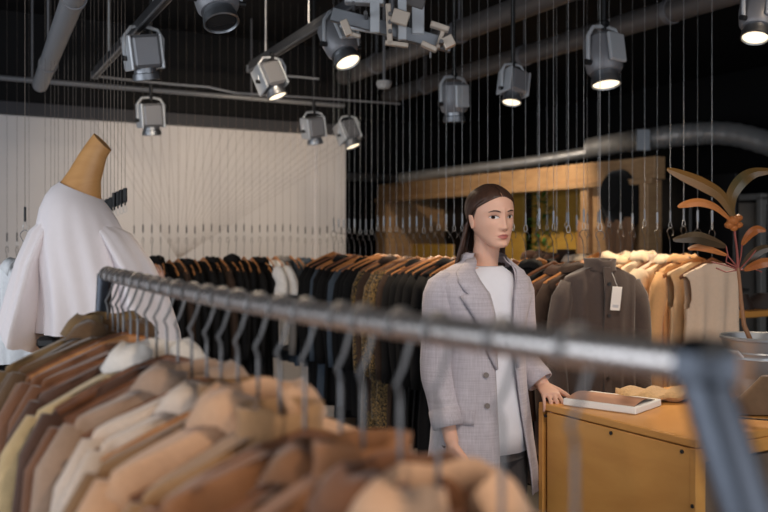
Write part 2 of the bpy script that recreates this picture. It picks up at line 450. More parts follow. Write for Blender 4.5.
spotlight(272, 83, 4.7, .15, (.42, -.12, -1), 'slim spotlight tilted to the right at the far end of the middle track', True, 'box', 55, top=2.52)
spotlight(341, 46, 4.0, .17, (.42, -.35, -1), 'big lit spotlight hanging under the clamp bracket', True, 'can', 70, top=2.52)
spotlight(314, 132, 6.0, .15, (.1, .25, -1), 'unlit spotlight before the white wall just left of the small lit one', False, 'box', 34, angle=120, beam=(-.5, 1, -.4))
spotlight(349, 136, 6.1, .15, (.4, -.15, -1), 'small lit spotlight at the end of the white wall', True, 'box', 35)
spotlight(454, 105, 5.4, .19, (.03, .1, -1), 'unlit spotlight with pale snoot above the head of the woman', False, 'can', 60, angle=80)
spotlight(513, 89, 5.0, .155, (-.14, -.25, -1), 'slim lit spotlight between the dark pipes, right of the woman', True, 'box', 60)
spotlight(604, 64, 4.7, .22, (.05, -.22, -1), 'wide lit spotlight in a pale yoke above the charcoal jacket', True, 'can', 60, angle=85)
spotlight(757, 20, 3.9, .17, (-.22, -.3, -1), 'lit spotlight cut by the upper right corner', True, 'can', 60, angle=80)
# little sensor on the dark pipe
s_ = empty('smoke_detector', P(384, 84, 6.2)); tag(s_, 'small white ceiling detector left of the unlit spotlight over the woman', 'detector')
MB().rings([[(r * math.cos(a * PI / 10), r * math.sin(a * PI / 10), z) for a in range(20)] for r, z in ((.05, .02), (.055, 0), (.04, -.03), (.015, -.035))]).build('detector_body', M['lampgrey'], s_)
MB().tube([(0, 0, .02), (0, 0, CEIL - s_.location.z)], .01, 8).build('detector_stem', M['lampdark'], s_)

# clamp bracket: aluminium bars with clamp jaws
cb = empty('clamp_bracket', P(392, 24, 3.6), math.radians(-30)); tag(cb, 'aluminium bracket of crossed bars and clamps at the top centre', 'bracket')
k = 3.6 / F
def cbp(px, py, d=0): return Vector(((px - 392) * k, d, -(py - 24) * k))
def bar(a, b, w, th, name, mat, bev=.003):
    a = cbp(*a); b = cbp(*b); d = b - a
    q = Vector((1, 0, 0)).rotation_difference(d.normalized()).to_matrix()
    return MB().box((a + b) / 2, (d.length, th, w), rot=q, bev=bev).build(name, mat, cb, smooth=False)
bar((331, 13, .02), (452, 45, .02), .055, .03, 'cross_bar', M['alu'])
bar((345, -4, 0), (384, -2, 0), .06, .06, 'cross_bar', M['lampgrey'])
bar((340, 22, .03), (386, 30, .03), .03, .02, 'plate', M['lampgrey'])
bar((402, 2, -.03), (402, 42, -.03), .035, .03, 'plate', M['lampgrey'])
bar((418, 0, 0), (418, 34, 0), .05, .02, 'plate', M['lampgrey'])
bar((400, -2, .04), (424, 6, .04), .04, .12, 'plate', M['pipedark'])
bar((375, 4, -.02), (375, 34, -.02), .04, .02, 'plate', M['lampgrey'])
cm = plain('clamp_warmlit_metal', rgb(208, 192, 176), .4, .4)  # pale warm tone puts the nearby lamp light into the jaw colour
bar((388, 8, -.06), (390, 48, -.06), .022, .03, 'clamp_jaw', cm)
bar((392, 20, -.08), (408, 25, -.08), .055, .03, 'clamp_jaw', cm)
bar((385, 46, -.06), (408, 49, -.06), .018, .03, 'clamp_jaw', cm)
bar((430, 27, -.05), (448, 33, -.05), .022, .04, 'clamp_jaw', cm)
bar((445, 40, -.05), (450, 50, -.05), .045, .04, 'clamp_jaw', cm)
bar((421, 46, -.05), (436, 53, -.05), .02, .04, 'clamp_jaw', cm)
bar((437, 50, -.03), (444, 28, -.03), .018, .02, 'clamp_jaw', cm)
bar((344, 24, -.06), (350, 39, -.06), .03, .03, 'clamp_jaw', cm)
bar((348, 36, -.06), (361, 40, -.06), .015, .02, 'clamp_jaw', cm)
for (x, y) in ((390, 19), (390, 27), (390, 36), (366, 18), (440, 46), (354, 9)):
    MB().tube([cbp(x, y, -.09), cbp(x, y, 0)], .008, 10).build('bolt', M['hook'], cb)
MB().tube([cbp(430, 54, -.04), cbp(430, 60, -.04)], .005, 8).build('bolt', M['hook'], cb)
MB().tube([cbp(392, 10, .03), Vector((0, .03, CEIL - cb.location.z))], .014, 10).build('hanging_rod', M['lampdark'], cb)

# ------------------------------------------------------------- hangers, wires, garments
def hanger_meshes(hook_len, wd=.20, mat=None, thick=.0065, rod=.0017, hookr=.022, kink=0.0, name='wooden_hanger'):
    """origin at the point where the hook hangs; hanger along local X"""
    o = empty(name, (0, 0, 0))
    pts = []
    for i in range(10):                     # hook: part circle opening to one side
        a = math.radians(-50 + i * 25)
        pts.append((hookr * math.cos(a), 0, -hookr + hookr * math.sin(a) + .0))
    z0 = pts[-1][2]
    pts.append((-hookr * .3, 0, -hookr * 2.1)); pts.append((0 + kink, 0, -hook_len * .55)); pts.append((0, 0, -hook_len * .78)); pts.append((0, 0, -hook_len - .012))
    MB().tube(pts, rod, 6).build('hook', M['hook'], o)
    m = MB(); cen = []; rr = []
    for i in range(15):
        x = -wd + 2 * wd * i / 14; t = abs(x) / wd
        cen.append((x, .012 * t * t, -hook_len - .01 - .075 * t ** 1.35 + (.006 if t < .1 else 0))); rr.append(lerp(.019, .012, t) * (.8 if t > .95 else 1))
    m.tube(cen, rr, 8, flat=thick / .013 * .8, flat_axis=(0, 1, 0))
    m.build('shoulder_bar', mat or M['hanger'], o)
    return o
def place(proto, loc, rz, label, group, tilt=0.0, first=[None]):
    c = copy_tree(proto); c.location = loc; c.rotation_euler = (0, 0, rz)
    c['label'] = label; c['category'] = 'hanger'; c['group'] = group
    return c
def garment(name, label, cat, group, loc, rz, mat, length=.7, sh=.205, hook=.11, sleeve=None, collar=None, seed=0, flare=0.0, thick=.035,
            armhole=False, collar_mat=None, lean=0.0, placket=None, slope=.33, neck=.062):
    g = random.Random(seed); f0 = g.random() * 6.28; f1 = g.random() * 6.28; nf = g.choice((3, 4, 5))
    zt = -hook - .004
    def zS(x): return zt - slope * max(0, abs(x) - neck * .9) - 1.1 * max(0, abs(x) - sh * .93)
    N = 36; rs = []
    prof = [(0, neck, thick * .9), (0, neck * 1.6, thick * .8), (0, sh * .72, thick * .75), (0, sh * .93, thick * .7), (.012, sh, thick * .75), (.05, sh * (.98 if not sleeve else .93), thick * .95),
            (.12, sh * .93, thick * 1.05), (.22, sh * .9, thick * 1.05), (.36, sh * .88 + flare * .3, thick), (.52, sh * .9 + flare * .5, thick), (.68, sh * .92 + flare * .7, thick), (.84, sh * .95 + flare * .9, thick), (1, sh * .96 + flare, thick)]
    if armhole:
        N = 96; q_ = []
        for a_, b_ in zip(prof, prof[1:]):
            for j_ in range(5): q_.append(tuple(lerp(u_, v_, j_ / 5) for u_, v_ in zip(a_, b_)))
        prof = q_ + [prof[-1]]
    for i, (t, w, d) in enumerate(prof):
        r = []
        for k in range(N):
            a = 2 * PI * k / N
            x = w * math.copysign(abs(math.cos(a)) ** .85, math.cos(a)); y = d * math.copysign(abs(math.sin(a)) ** .8, math.sin(a))
            amp = .006 + .016 * min(1, t * 1.6) if t > 0 else .002
            y += amp * math.sin(nf * 2 * math.cos(a) * 1.6 + f0 + t * 1.5) + amp * .5 * math.sin(9 * math.cos(a) + f1)
            x += .006 * t * math.sin(8 * t + f1)
            zz = zS(x) * (1 - t) + t * (zt - .02) - t * length + .008 * math.sin(3 * a + f0) * t
            y += lean * t * length
            r.append((x, y, zz))
        rs.append(r)
    m = MB(); m.rings(rs, cap0=False, cap1=False)
    if armhole:
        nf_ = []
        for f in m.f:
            c = sum((m.v[i] for i in f), Vector()) / 4
            if ((abs(c.x) - sh * 1.03) / .05) ** 2 + ((c.z - zt + .15) / .095) ** 2 < 1: continue
            nf_.append(f)
        m.f = nf_; m.m = [0] * len(nf_)
    o = m.build(name, mat, loc=loc, rz=rz, ang=2)
    tag(o, label, cat, group)
    if sleeve:
        for sg in (-1, 1):
            L = {'long': .58, 'short': .17, 'cap': .09}[sleeve]
            cen = []; rr = []
            z0 = zS(sh * .9); n = 9
            for i in range(n):
                t = i / (n - 1)
                out = sh * .9 + (.055 if sleeve == 'long' else .085) * min(1, t * 2.2) ** .7 - (.02 * t if sleeve == 'long' else 0)
                cen.append((sg * out, -.012 * t + lean * t * L + .008 * math.sin(5 * t + f0), z0 - .018 - L * t ** (1.0)))
                rr.append((.052 - .012 * t if sleeve == 'long' else .06 + .01 * t) * (.55 if i == 0 else 1) * (1 + .06 * math.sin(11 * t + f1)))
            MB().tube(cen, rr, 14, flat=.62, flat_axis=(0, 1, 0), caps=True).build('sleeve', mat, o, ang=2)
    cmt = collar_mat or mat
    if collar == 'shirt' or collar == 'big':
        hgt = .026 if collar == 'shirt' else .036
        rs = []; nn = 20
        for (dz, gr) in ((-.012, 1.0), (hgt * .75, 1.02), (hgt, 1.12), (hgt * .5, 1.45), (-.012, 1.75)):
            r = []
            for k in range(nn + 1):
                a = -PI / 2 + .25 + (2 * PI - .5) * k / nn
                fr_ = abs(math.sin((a + PI / 2) / 2)); pt = 1 - min(1, fr_ * 3)
                ex = (pt * .045 if gr > 1.3 else 0) * (1.5 if collar == 'big' else 1)
                x = neck * gr * math.cos(a); y = thick * 1.15 * gr * math.sin(a) - ex * .2
                r.append((x, y, zt + dz * (1 - .35 * pt) - ex * (1.2 if gr > 1.6 else .5) + .004 * math.sin(5 * a + f0)))
            rs.append(r)
        q = MB().rings(rs, closed=False); c_ = q.build('collar', cmt, o, ang=2)
        sd = c_.modifiers.new('s', 'SOLIDIFY'); sd.thickness = .004
    elif collar == 'stand':
        rs = [[(neck * gr * math.cos(a * PI / 12), thick * 1.2 * gr * math.sin(a * PI / 12), zt + dz - .01 * (math.sin(a * PI / 12) < -.9)) for a in range(24)] for dz, gr in ((-.015, 1.05), (.015, 1.0), (.035, 1.04), (.037, .96), (.0, .9))]
        MB().rings(rs, cap0=False, cap1=False).build('collar', cmt, o, ang=2)
    elif collar == 'hood':
        rs = [[(neck * gr * math.cos(a * PI / 12), thick * 1.5 * gr * math.sin(a * PI / 12) + .03, zt + dz + .012 * math.sin(a * PI / 6 + f0)) for a in range(24)] for dz, gr in ((-.03, 1.3), (.0, 1.55), (.03, 1.35), (.035, .9), (0, .6))]
        MB().rings(rs, cap0=False).build('hood', cmt, o, ang=2)
    if placket:
        m = MB()
        rr_ = []
        for i in range(12):
            t = i / 11; z = lerp(zt - .0, zt - length * .97, t); y = -thick * 1.18 - .012 - .01 * math.sin(9 * t) + lean * t * length
            rr_.append([(-.018, y + .01, z), (-.018, y, z), (.018, y, z), (.018, y + .01, z)])
        m.rings(rr_).build('placket', mat, o)
        for i in range(5):
            t = .1 + i * .19; z = lerp(zt, zt - length * .97, t); y = -thick * 1.18 - .014 - .01 * math.sin(9 * t)
            MB().tube([(0, y + .003, z), (0, y - .004, z)], .008, 12).build('button', placket, o)
    return o
def wire_proto(big, black=False):
    """origin at the lowest point of the loop that carries the hook; straight wire to the ceiling is its own mesh"""
    o = empty('hanging_wire', (0, 0, 0))
    s = big
    L = MB(); pts = []
    for i in range(13):
        a = 2 * PI * i / 12; pts.append((.011 * s * math.sin(a) * (1 - .35 * (1 - math.cos(a)) / 2 * 1.4), 0, .018 * s * (1 - math.cos(a))))
    L.tube(pts, .0014 * s, 6).build('loop', M['wire'], o)
    MB().tube([(0, 0, .034 * s), (0, 0, .036 * s + .055 * s)], .0058 * s, 10, flat=.7).build('ferrule', M['black'] if black else M['alu'], o)
    return o
wp = {}
def add_wire(x, y, z, label, group, ceil=CEIL, s=1.0, black=False, r=.0011, mat=None):
    key = (s, black)
    if key not in wp: wp[key] = wire_proto(s, black); w = wp[key]
    else: w = copy_tree(wp[key])
    w.location = (x, y, z); w.rotation_euler.z = R.uniform(-.6, .6)
    zz = .09 * s; q = MB()
    q.tube([(0, 0, zz), (0, 0, ceil - z)], r, 5)
    q.build('cable', mat or M['wire'], w)
    tag(w, label, 'wire', group)
    return w

HP = hanger_meshes(.15, .2)
HPD = hanger_meshes(.15, .2, M['hanger_dark'])
hp_used = {}
def row_hanger(proto, loc, rz, label, group):
    if proto.name not in hp_used:
        hp_used[proto.name] = 1; c = proto; c.location = loc; c.rotation_euler = (0, 0, rz)
        tag(c, label, 'hanger', group); return c
    return place(proto, loc, rz, label, group)

# ---- row along the aisle, dark garments ending in the charcoal jacket (x = 2.725)
XA = 2.725; ZL = 1.585          # loop height
tweed = fabric('black_gold_tweed', rgb(40, 34, 26), .8, 160, .9, .4)
nt = tweed.node_tree; b = nt.nodes['Principled BSDF']
mx = [n for n in nt.nodes if n.bl_idname == 'ShaderNodeMix'][0]; no = [n for n in nt.nodes if n.bl_idname == 'ShaderNodeTexNoise'][0]
cr = nt.nodes.new('ShaderNodeValToRGB'); cr.color_ramp.elements[0].position = .52; cr.color_ramp.elements[1].position = .56
nt.links.new(no.outputs['Fac'], cr.inputs['Fac']); nt.links.new(cr.outputs['Color'], mx.inputs['Factor'])
mx.inputs['A'].default_value = rgb(24, 21, 18); mx.inputs['B'].default_value = rgb(146, 116, 66)
blk = fabric('black_wool', rgb(17, 16, 17), .9, sheen=0); blk2 = fabric('ink_black_cotton', rgb(12, 12, 14), .9, sheen=0); blu = fabric('slate_denim', rgb(62, 72, 84), sheen=0)
dbr = fabric('dark_brown_wool', rgb(52, 38, 30), sheen=.05); choc = fabric('chocolate_wool', rgb(66, 46, 36), sheen=.05); char = fabric('charcoal_wool', rgb(74, 64, 60), .9, 90, .12)
gry = fabric('grey_cloth', rgb(112, 108, 106)); gold = fabric('gold_lurex', rgb(120, 94, 52), .5)
wht = fabric('white_cotton', rgb(225, 222, 220)); crm = fabric('cream_linen', rgb(226, 198, 160), .9, 80, .08); crm2 = fabric('ecru_linen', rgb(236, 214, 182), .9, 80, .08)
sand = fabric('sand_cotton', rgb(224, 202, 180), .9, 80, .08); apri = fabric('apricot_linen', rgb(228, 178, 124), .9, 80, .08)
yA = [row_y(XA, 600)]
while yA[-1] < 5.35: yA.append(yA[-1] + (.10 if len(yA) < 9 else .075))
descA = {0: ('jacket', 'charcoal jacket with white price tag beside the cream tops', char),
         1: ('jacket', 'dark brown jacket directly behind the charcoal jacket with the price tag', dbr),
         2: ('jacket', 'chocolate jacket second behind the charcoal jacket with the tag', choc),
         3: ('coat', 'black coat hanging just right of the shoulder of the woman', blk)}
tw = {18: 1, 19: 1, 21: 1}
for i, y in enumerate(yA):
    z = ZL + R.uniform(-.012, .012)
    px = 0
    if i == 0: nm = 'the charcoal jacket with the price tag'
    gz = z
    if i in descA: cat, lab, mt = descA[i]; grp = None
    elif i in tw: cat, lab, mt, grp = 'coat', 'black and gold flecked tweed coat hanging left of the woman', tweed, 'flecked tweed coats'
    elif i in (17, 20): cat, lab, mt, grp = 'coat', 'dark brown coat among the flecked tweed coats', dbr, 'brown coats by the tweed coats'
    elif i < 12: cat, lab, mt, grp = 'coat', 'black coat in the dark row directly behind the woman', blk, 'black coats behind the woman'
    elif i < 17: cat, lab, mt, grp = 'coat', 'black coat between the woman and the flecked tweed coats', (blk, blk2)[i % 2], 'black coats between woman and tweed'
    elif i in (25, 29): cat, lab, mt, grp = 'coat', 'slate blue coat at the far end of the slanting dark row', blu, 'slate coats at the far end'
    else: cat, lab, mt, grp = 'coat', 'black coat ending the slanting dark row near the wall', blk2, 'black coats at the far end'
    rz = R.uniform(-.07, .07) - (.18 if i == 0 else .08 if i < 3 else 0)
    ln = {0: .72, 1: .74, 2: .78}.get(i, R.uniform(.85, 1.02))
    if 4 <= i < 11: ln = R.uniform(.8, 1.0)
    hg = (HPD if i % 3 == 0 else HP)
    short = lab.split(' hanging')[0].split(' on a')[0]
    row_hanger(hg, (XA, y, z), rz, 'wooden hanger of the ' + lab, 'hangers of: ' + (grp or 'single jackets'))
    g = garment(cat, lab, cat, grp, (XA, y, gz), rz, mt, ln, .18 if i == 0 else .2 if i < 3 else R.uniform(.2, .215), .15 if i == 0 else .166, 'long', 'stand' if i == 0 else ('shirt' if i < 3 or i % 4 == 0 else None), seed=i, thick=.045 if i < 3 else .032, placket=(M['black'] if i == 0 else None), slope=.42, neck=.07)
    if i == 0:
        tg = MB().box((0, 0, -.05), (.046, .002, .1), bev=.0008).build('price_tag', M['paper'], g, smooth=False); tg.location = (.03, -.09, -.235); tg.rotation_euler = (.06, .09, 0); tg['label'] = 'white price tag'
        MB().box((0, -.0015, -.082), (.028, .0006, .012)).build('tag_print', M['lampgrey'], tg, smooth=False)
        MB().tube([(.03, -.09, -.235), (.015, -.06, -.16)], .0008, 5).build('tag_string', M['paper'], g)
    add_wire(XA, y, z, 'wire carrying the ' + lab, 'wires of: ' + (grp or 'single jackets'))

# ---- row of cream tops (x = 3.6)
XC = 3.6; yC = []
y = row_y(XC, 712)
while y < 4.35: yC.append(y); y += .088
cc = [sand, crm, apri, crm2, sand, crm2, crm, crm2, apri, crm, crm2, sand, dbr, choc, dbr, choc]
lC = ['pale sand sleeveless top at the bucket end of the cream row', 'cream sleeveless vest with deep armhole behind the pale sand top', 'apricot linen shirt third from the bucket end of the cream row', 'ecru linen shirt fourth from the bucket end of the cream row',
      'sand cotton shirt fifth from the bucket end of the cream row', 'ecru linen jacket sixth from the bucket end of the cream row', 'cream linen shirt seventh from the bucket end of the cream row', 'ecru hooded top just right of the charcoal jacket', 'apricot top partly behind the charcoal jacket',
      'cream top behind the right shoulder of the charcoal jacket']
for i, y in enumerate(yC):
    z = 1.60 + R.uniform(-.012, .012)
    lab = lC[i] if i < len(lC) else 'garment behind the dark jackets ending the cream row'
    grp = None if i < len(lC) else 'hidden end of the cream row'
    cat = 'top' if i != 5 else 'jacket'
    rz = R.uniform(-.08, .08) - (.1 if i < 2 else 0)
    row_hanger(HP if i % 2 else HPD, (XC, y, z), rz, 'wooden hanger of the ' + lab, 'hangers in the cream row')
    garment('sleeveless_top' if i < 2 else 'shirt', lab, cat, grp, (XC, y, z), rz, cc[i % len(cc)], .72 if i < 2 else R.uniform(.7, .85), R.uniform(.19, .2), .162, None if i < 2 else ('short' if i % 3 == 0 else 'long'), (None, None, 'shirt', 'shirt', 'stand', 'big', 'shirt', 'hood')[i % 8], seed=40 + i, thick=.034, armhole=i < 2, slope=.4)
    add_wire(XC, y, z, 'wire carrying the ' + lab, 'wires in the cream row')
# two bare wires right of the cream row
# ---- row along the white wall (y = 5.8)
YB = 5.8; xs = []
x = row_x(YB, 134)
while x < row_x(YB, 343): xs.append(x); x += .0575
n = len(xs)
for i, x in enumerate(xs):
    z = 1.555 + R.uniform(-.01, .01)
    pxx = 134 + i * 8.2
    if i < 3: cat, lab, mt, grp, ln = 'blouse', 'blush pink blouse at the mannequin end of the wall row', fabric('blush', rgb(206, 170, 160)) if i == 0 else bpy.data.materials['blush'], 'blush blouses by the mannequin', .6
    elif i in (5, 10): cat, lab, mt, grp, ln = 'coat', 'brown coat in the black row along the white wall', dbr, 'brown coats along the wall', .9
    elif i in (16, 17): cat, lab, mt, grp, ln = 'shirt', 'white shirt hung between the black and slate garments by the wall', wht, 'white shirts in the wall row', .55
    elif i in (19, 21): cat, lab, mt, grp, ln = 'coat', 'slate blue coat near the corner end of the wall row', blu, 'slate coats in the wall row', .7
    elif i in (18, 20, 22): cat, lab, mt, grp, ln = 'coat', 'grey coat near the corner end of the wall row', gry, 'grey coats in the wall row', .6
    elif i > 22: cat, lab, mt, grp, ln = 'coat', 'black coat on orange hanger by the white wall corner', blk, 'black coats at the wall corner', .9
    else: cat, lab, mt, grp, ln = 'coat', 'black coat in the dense row along the white wall', (blk, blk2)[i % 2], 'black coats along the white wall', R.uniform(.85, 1.05)
    rz = PI / 2 + R.uniform(-.1, .1) + (-.1 if i > 15 else 0)
    row_hanger(HP, (x, YB, z), rz, 'wooden hanger of the ' + lab, 'hangers in the wall row: ' + grp)
    garment(cat, lab, cat, grp, (x, YB, z), rz, mt, ln, .19, .16, 'long' if cat != 'shirt' else 'short', 'hood' if i in (3, 12) else ('shirt' if i % 3 == 0 else None), seed=80 + i, thick=.026, slope=.38)
    add_wire(x, YB, z, 'wire carrying the ' + lab, 'wires in the wall row: ' + grp, mat=M['thread'], black=True, s=.9, r=.0009)
# three garments left of the mannequin
for i, (px, mt, lab, cat) in enumerate(((7, blk, 'black jacket at the far left behind the mannequin', 'jacket'), (17, blk2, 'black trousers coat second from the far left behind the mannequin', 'coat'), (29, blk, 'black dress just left of the mannequin shoulder', 'dress'))):
    x = row_x(YB, px); z = 1.50
    row_hanger(HP, (x, YB, z), 1.1, 'wooden hanger of the ' + lab, 'hangers left of the mannequin')
    garment(cat, lab, cat, None, (x, YB, z), 1.1, mt, 1.0, .19, .13, 'long', None, seed=130 + i, thick=.03)
    add_wire(x, YB, z, 'wire carrying the ' + lab, 'wires left of the mannequin', mat=M['thread'], black=True, s=.9, r=.0009)
x, y_ = P(25, 250, 3.5)[:2]
garment('shirt', 'bright white shirt hanging behind the left sleeve of the mannequin', 'shirt', None, (x, y_, 1.58), -.75, fabric('bright_white_cotton', rgb(245, 246, 250)), .36, .14, .13, 'short', 'shirt', seed=140)
row_hanger(HP, (x, y_, 1.58), -.75, 'wooden hanger inside the bright white shirt by the mannequin', 'hangers left of the mannequin')
add_wire(x, y_, 1.58, 'thin wire carrying the bright white shirt by the mannequin', None, mat=M['thread'], black=True)
# empty wires with black weights beside the mannequin neck
for i in range(7):
    p = P(103.5 + i * 3.6, 222 - i * 1.6 + (3 if i < 3 else 0), 3.9)
    w = add_wire(p.x, p.y, p.z, 'dark wire with a black block weight beside the mannequin neck', 'block weights beside the mannequin', mat=M['thread'], black=True, s=.9, r=.0011)
    MB().box((0, 0, .075), (.016, .016, .062), bev=.002).build('block_weight', M['black'], w, smooth=False)
for i in range(13):
    p = P(46 + i * 4.4 + R.uniform(-1, 1), 190, 4.6)
    z0 = 1.35
    tag(MB().tube([(0, 0, 0), (0, 0, CEIL - z0)], .0009, 5).build('thread', M['thread'], loc=(p.x, p.y, z0)), 'fine dark thread hanging from the ceiling behind the mannequin neck', 'thread', 'threads behind the mannequin')
# fan of threads on the white wall
o0 = Vector((row_x(6.6, 178), 6.6, H - (259 - Y0) / F * 6.73))
for i in range(26):
    px = 92 + i * 11
    e = Vector((row_x(6.85, px), 6.85, 2.44))
    tag(MB().tube([(0, 0, 0), e - o0], .0012, 5).build('thread', M['thread_pale'], loc=o0), 'fine thread fanning out over the white wall from one low point', 'thread', 'fan of threads on the wall')
# ------------------------------------------------------------- near clothes rack
RX = .4987; RZ = 1.463; RY0, RY1 = .428, 2.20
rack = empty('clothes_rack', (RX, RY0, 0)); tag(rack, 'steel clothes rack running from the lower right corner to the mannequin, full of brown coats', 'clothes rack')
pts = []
for i in range(25):
    t = i / 24; pts.append((0, (RY1 - RY0) * t, RZ - .011 * math.sin(PI * t)))
MB().tube(pts, .0152, 24).build('top_rail', M['rail'], rack)
def leg(y, sy, name):
    MB().tube([(0, y, RZ), (0, y + sy * .4 * (RZ - .02), .02)], .0180, 20).build(name, M['lampgreyleg'], rack)
M['lampgreyleg'] = metal('rack_leg_steel', rgb(84, 88, 96), .35, 50)
leg(0, -1, 'leg'); leg(RY1 - RY0, .55, 'leg')
q = MB(); q.box((0, -.004, RZ), (.038, .042, .038), bev=.01); q.build('corner_joint', M['lampgreyleg'], rack, smooth=False)
for y, s in ((-.575, 0), (RY1 - RY0 + .32, 0)):
    MB().tube([(-.3, y, .02), (.3, y, .02)], .0165, 16).build('foot_bar', M['lampgreyleg'], rack)
hz = .119
def steel_hanger(h, up=0.0, wm=None):
    o = empty('steel_hanger', (0, 0, 0)); pts = []
    for i in range(12):
        a = math.radians(205 - i * 20); pts.append((.0185 * math.cos(a), 0, .0185 * math.sin(a)))
    pts += [(.016, 0, -.012), (.004, 0, -.045), (-.006, 0, -.062), (-.001, 0, -.072), (.0, 0, -.085), (0, 0, -h - .006)]
    MB().tube(pts, .0026, 8).build('hook', M['hook'], o)
    m = MB(); cen = []; rr = []
    for i in range(15):
        x = -.2 + .4 * i / 14; t = abs(x) / .2
        cen.append((x, .01 * t * t, -h - .017 + up - (.066 + up * .6) * t ** 1.3)); rr.append(lerp(.014, .01, t))
    m.tube(cen, rr, 8, flat=.6, flat_axis=(0, 1, 0)); m.build('shoulder_bar', wm or M['hanger_dark'], o)
    return o
ys = [.554, .651, .755, .829, .912, .968, 1.07, 1.152, 1.232, 1.314, 1.39, 1.459, 1.54, 1.62, 1.69, 1.76, 1.83, 1.9, 1.96, 2.02, 2.07, 2.12, 2.17]
fb = lambda n, c, s=110: fabric(n, rgb(*c), .85, s, .14, .3)
tan = fb('tan_wool_near', (142, 106, 72)); goldb = fb('golden_brown', (134, 88, 46)); rust = fb('rust_wool', (130, 88, 58)); cop = fb('copper_suede', (146, 98, 64)); camel = fb('camel_wool', (162, 122, 84))
peach = fb('peach_cotton', (204, 160, 126)); pinkw = fb('pink_white_cotton', (212, 190, 172)); pinkb = fb('pink_beige', (166, 136, 114)); brn = fb('warm_brown', (120, 78, 52)); dk = fb('deep_brown', (84, 56, 42))
fleece = fabric('beige_fleece', rgb(196, 168, 124), .95, 45, .25, 1.0); whitec = fb('white_lining', (224, 214, 204)); olive = fb('olive_suede', (122, 96, 64)); olb = fb('olive_brown', (98, 72, 48))
near = [(tan, None, None, 'tan coat nearest the end of the rack beside the bent corner'), (goldb, None, None, 'golden brown coat second from the rack corner'), (rust, 'big', peach, 'rust coat with a large peach collar near the rack corner'),
        (goldb, 'shirt', brn, 'warm brown coat just behind the rust coat with peach collar'), (cop, 'stand', None, 'copper suede coat fifth from the rack corner'), (rust, 'shirt', None, 'rust wool coat sixth from the rack corner'),
        (cop, None, None, 'copper coat seventh from the rack corner'), (camel, 'stand', None, 'camel coat in front of the peach collared jacket'), (peach, 'big', peach, 'pale peach jacket with large pointed collar amid the rack'),
        (tan, 'stand', None, 'tan coat just behind the peach jacket on the rack'), (pinkw, 'shirt', None, 'pinkish white shirt behind the tan coat on the rack'), (pinkw, None, None, 'second pinkish white shirt next to the pink beige blouse'),
        (pinkb, 'shirt', None, 'pink beige blouse between white shirts and dark brown coats'), (brn, None, None, 'warm brown coat next to the pink beige blouse'), (dk, None, None, 'deep brown coat in front of the fleece coat'),
        (fleece, 'big', whitec, 'beige fleece coat with white collar on the rack'), (dk, None, None, 'deep brown coat directly behind the fleece coat'), (brn, None, None, 'warm brown coat second behind the fleece coat'),
        (brn, None, None, 'slim brown coat third behind the fleece coat'), (rust, None, None, 'rust coat fourth behind the fleece coat'), (olb, None, None, 'olive brown coat next to the olive jacket at the rack end'),
        (olb, 'shirt', None, 'olive brown coat just before the last jacket'), (olive, 'big', olive, 'olive suede jacket with notched collar at the mannequin end')]
for i, y in enumerate(ys):
    mt, col, cm_, lab = near[i]
    t = (y - RY0) / (RY1 - RY0); z = RZ - .011 * math.sin(PI * t)
    rz = R.uniform(-.05, .05) + (.05 if i % 2 else -.03)
    hh = lerp(.188, .122, t) - (.012 if i == 8 else 0) + R.uniform(-.005, .005)
    c = steel_hanger(hh, .017 if i in (1, 3, 5, 6, 9, 11, 13, 14, 16, 18, 19) else 0, M['hanger'] if i in (3, 9, 18) else None)
    c.location = (RX, y, z); c.rotation_euler = (0, 0, rz + R.uniform(-.12, .12))
    tag(c, 'steel hanger of the ' + lab, 'hanger', 'steel hangers on the near rack')
    gap = min(ys[i] - ys[i - 1] if i else .1, ys[i + 1] - y if i < 22 else .1)
    cat = 'shirt' if 'shirt' in lab else 'blouse' if 'blouse' in lab else 'jacket' if 'jacket' in lab else 'coat'
    garment(cat, lab, cat, None, (RX, y, z), rz, mt, R.uniform(.9, 1.05), R.uniform(.2, .225) + (.02 if i in (15, 22, 8) else 0), hh, 'long', col, seed=200 + i, thick=min(.036, gap * .42), collar_mat=cm_, slope=R.uniform(.36, .5))

# ------------------------------------------------------------- mannequin with white blouse
MY = 2.75; mk = MY / F
mo = P(85, 238, MY); mq = empty('mannequin', (mo.x, mo.y, 0), math.radians(-30)); tag(mq, 'headless wooden mannequin with a tall slanted neck in a white blouse', 'mannequin')
def mp(px, py, d=0): return Vector(((px - 85) * mk, d, H - (py - Y0) * mk))
def prof_loft(rows, mat, name, parent, N=40, folds=0, seed=0, cap0=True, cap1=True, nf=5):
    rs = []
    for i, (py, xl, xr, d) in enumerate(rows):
        c = (xl + xr) / 2; w = (xr - xl) / 2 * mk; r = []
        for k in range(N):
            a = 2 * PI * k / N
            slant = folds * 5.6 * max(0, 1 - i / 5)
            f = 1 + folds * min(1, max(0, i - 2) / 5) * (math.sin(nf * a + seed + i * .25) * .6 + .4 * math.sin((nf * 2 + 1) * a + seed * 2 - i * .3))
            v = mp(c, py + slant * w / mk * math.cos(a)); v += Vector((w * f * math.cos(a), d * f * math.sin(a), 0)); r.append(v)
        rs.append(r)
    return MB().rings(rs, cap0=cap0, cap1=cap1).build(name, mat, parent, ang=2)
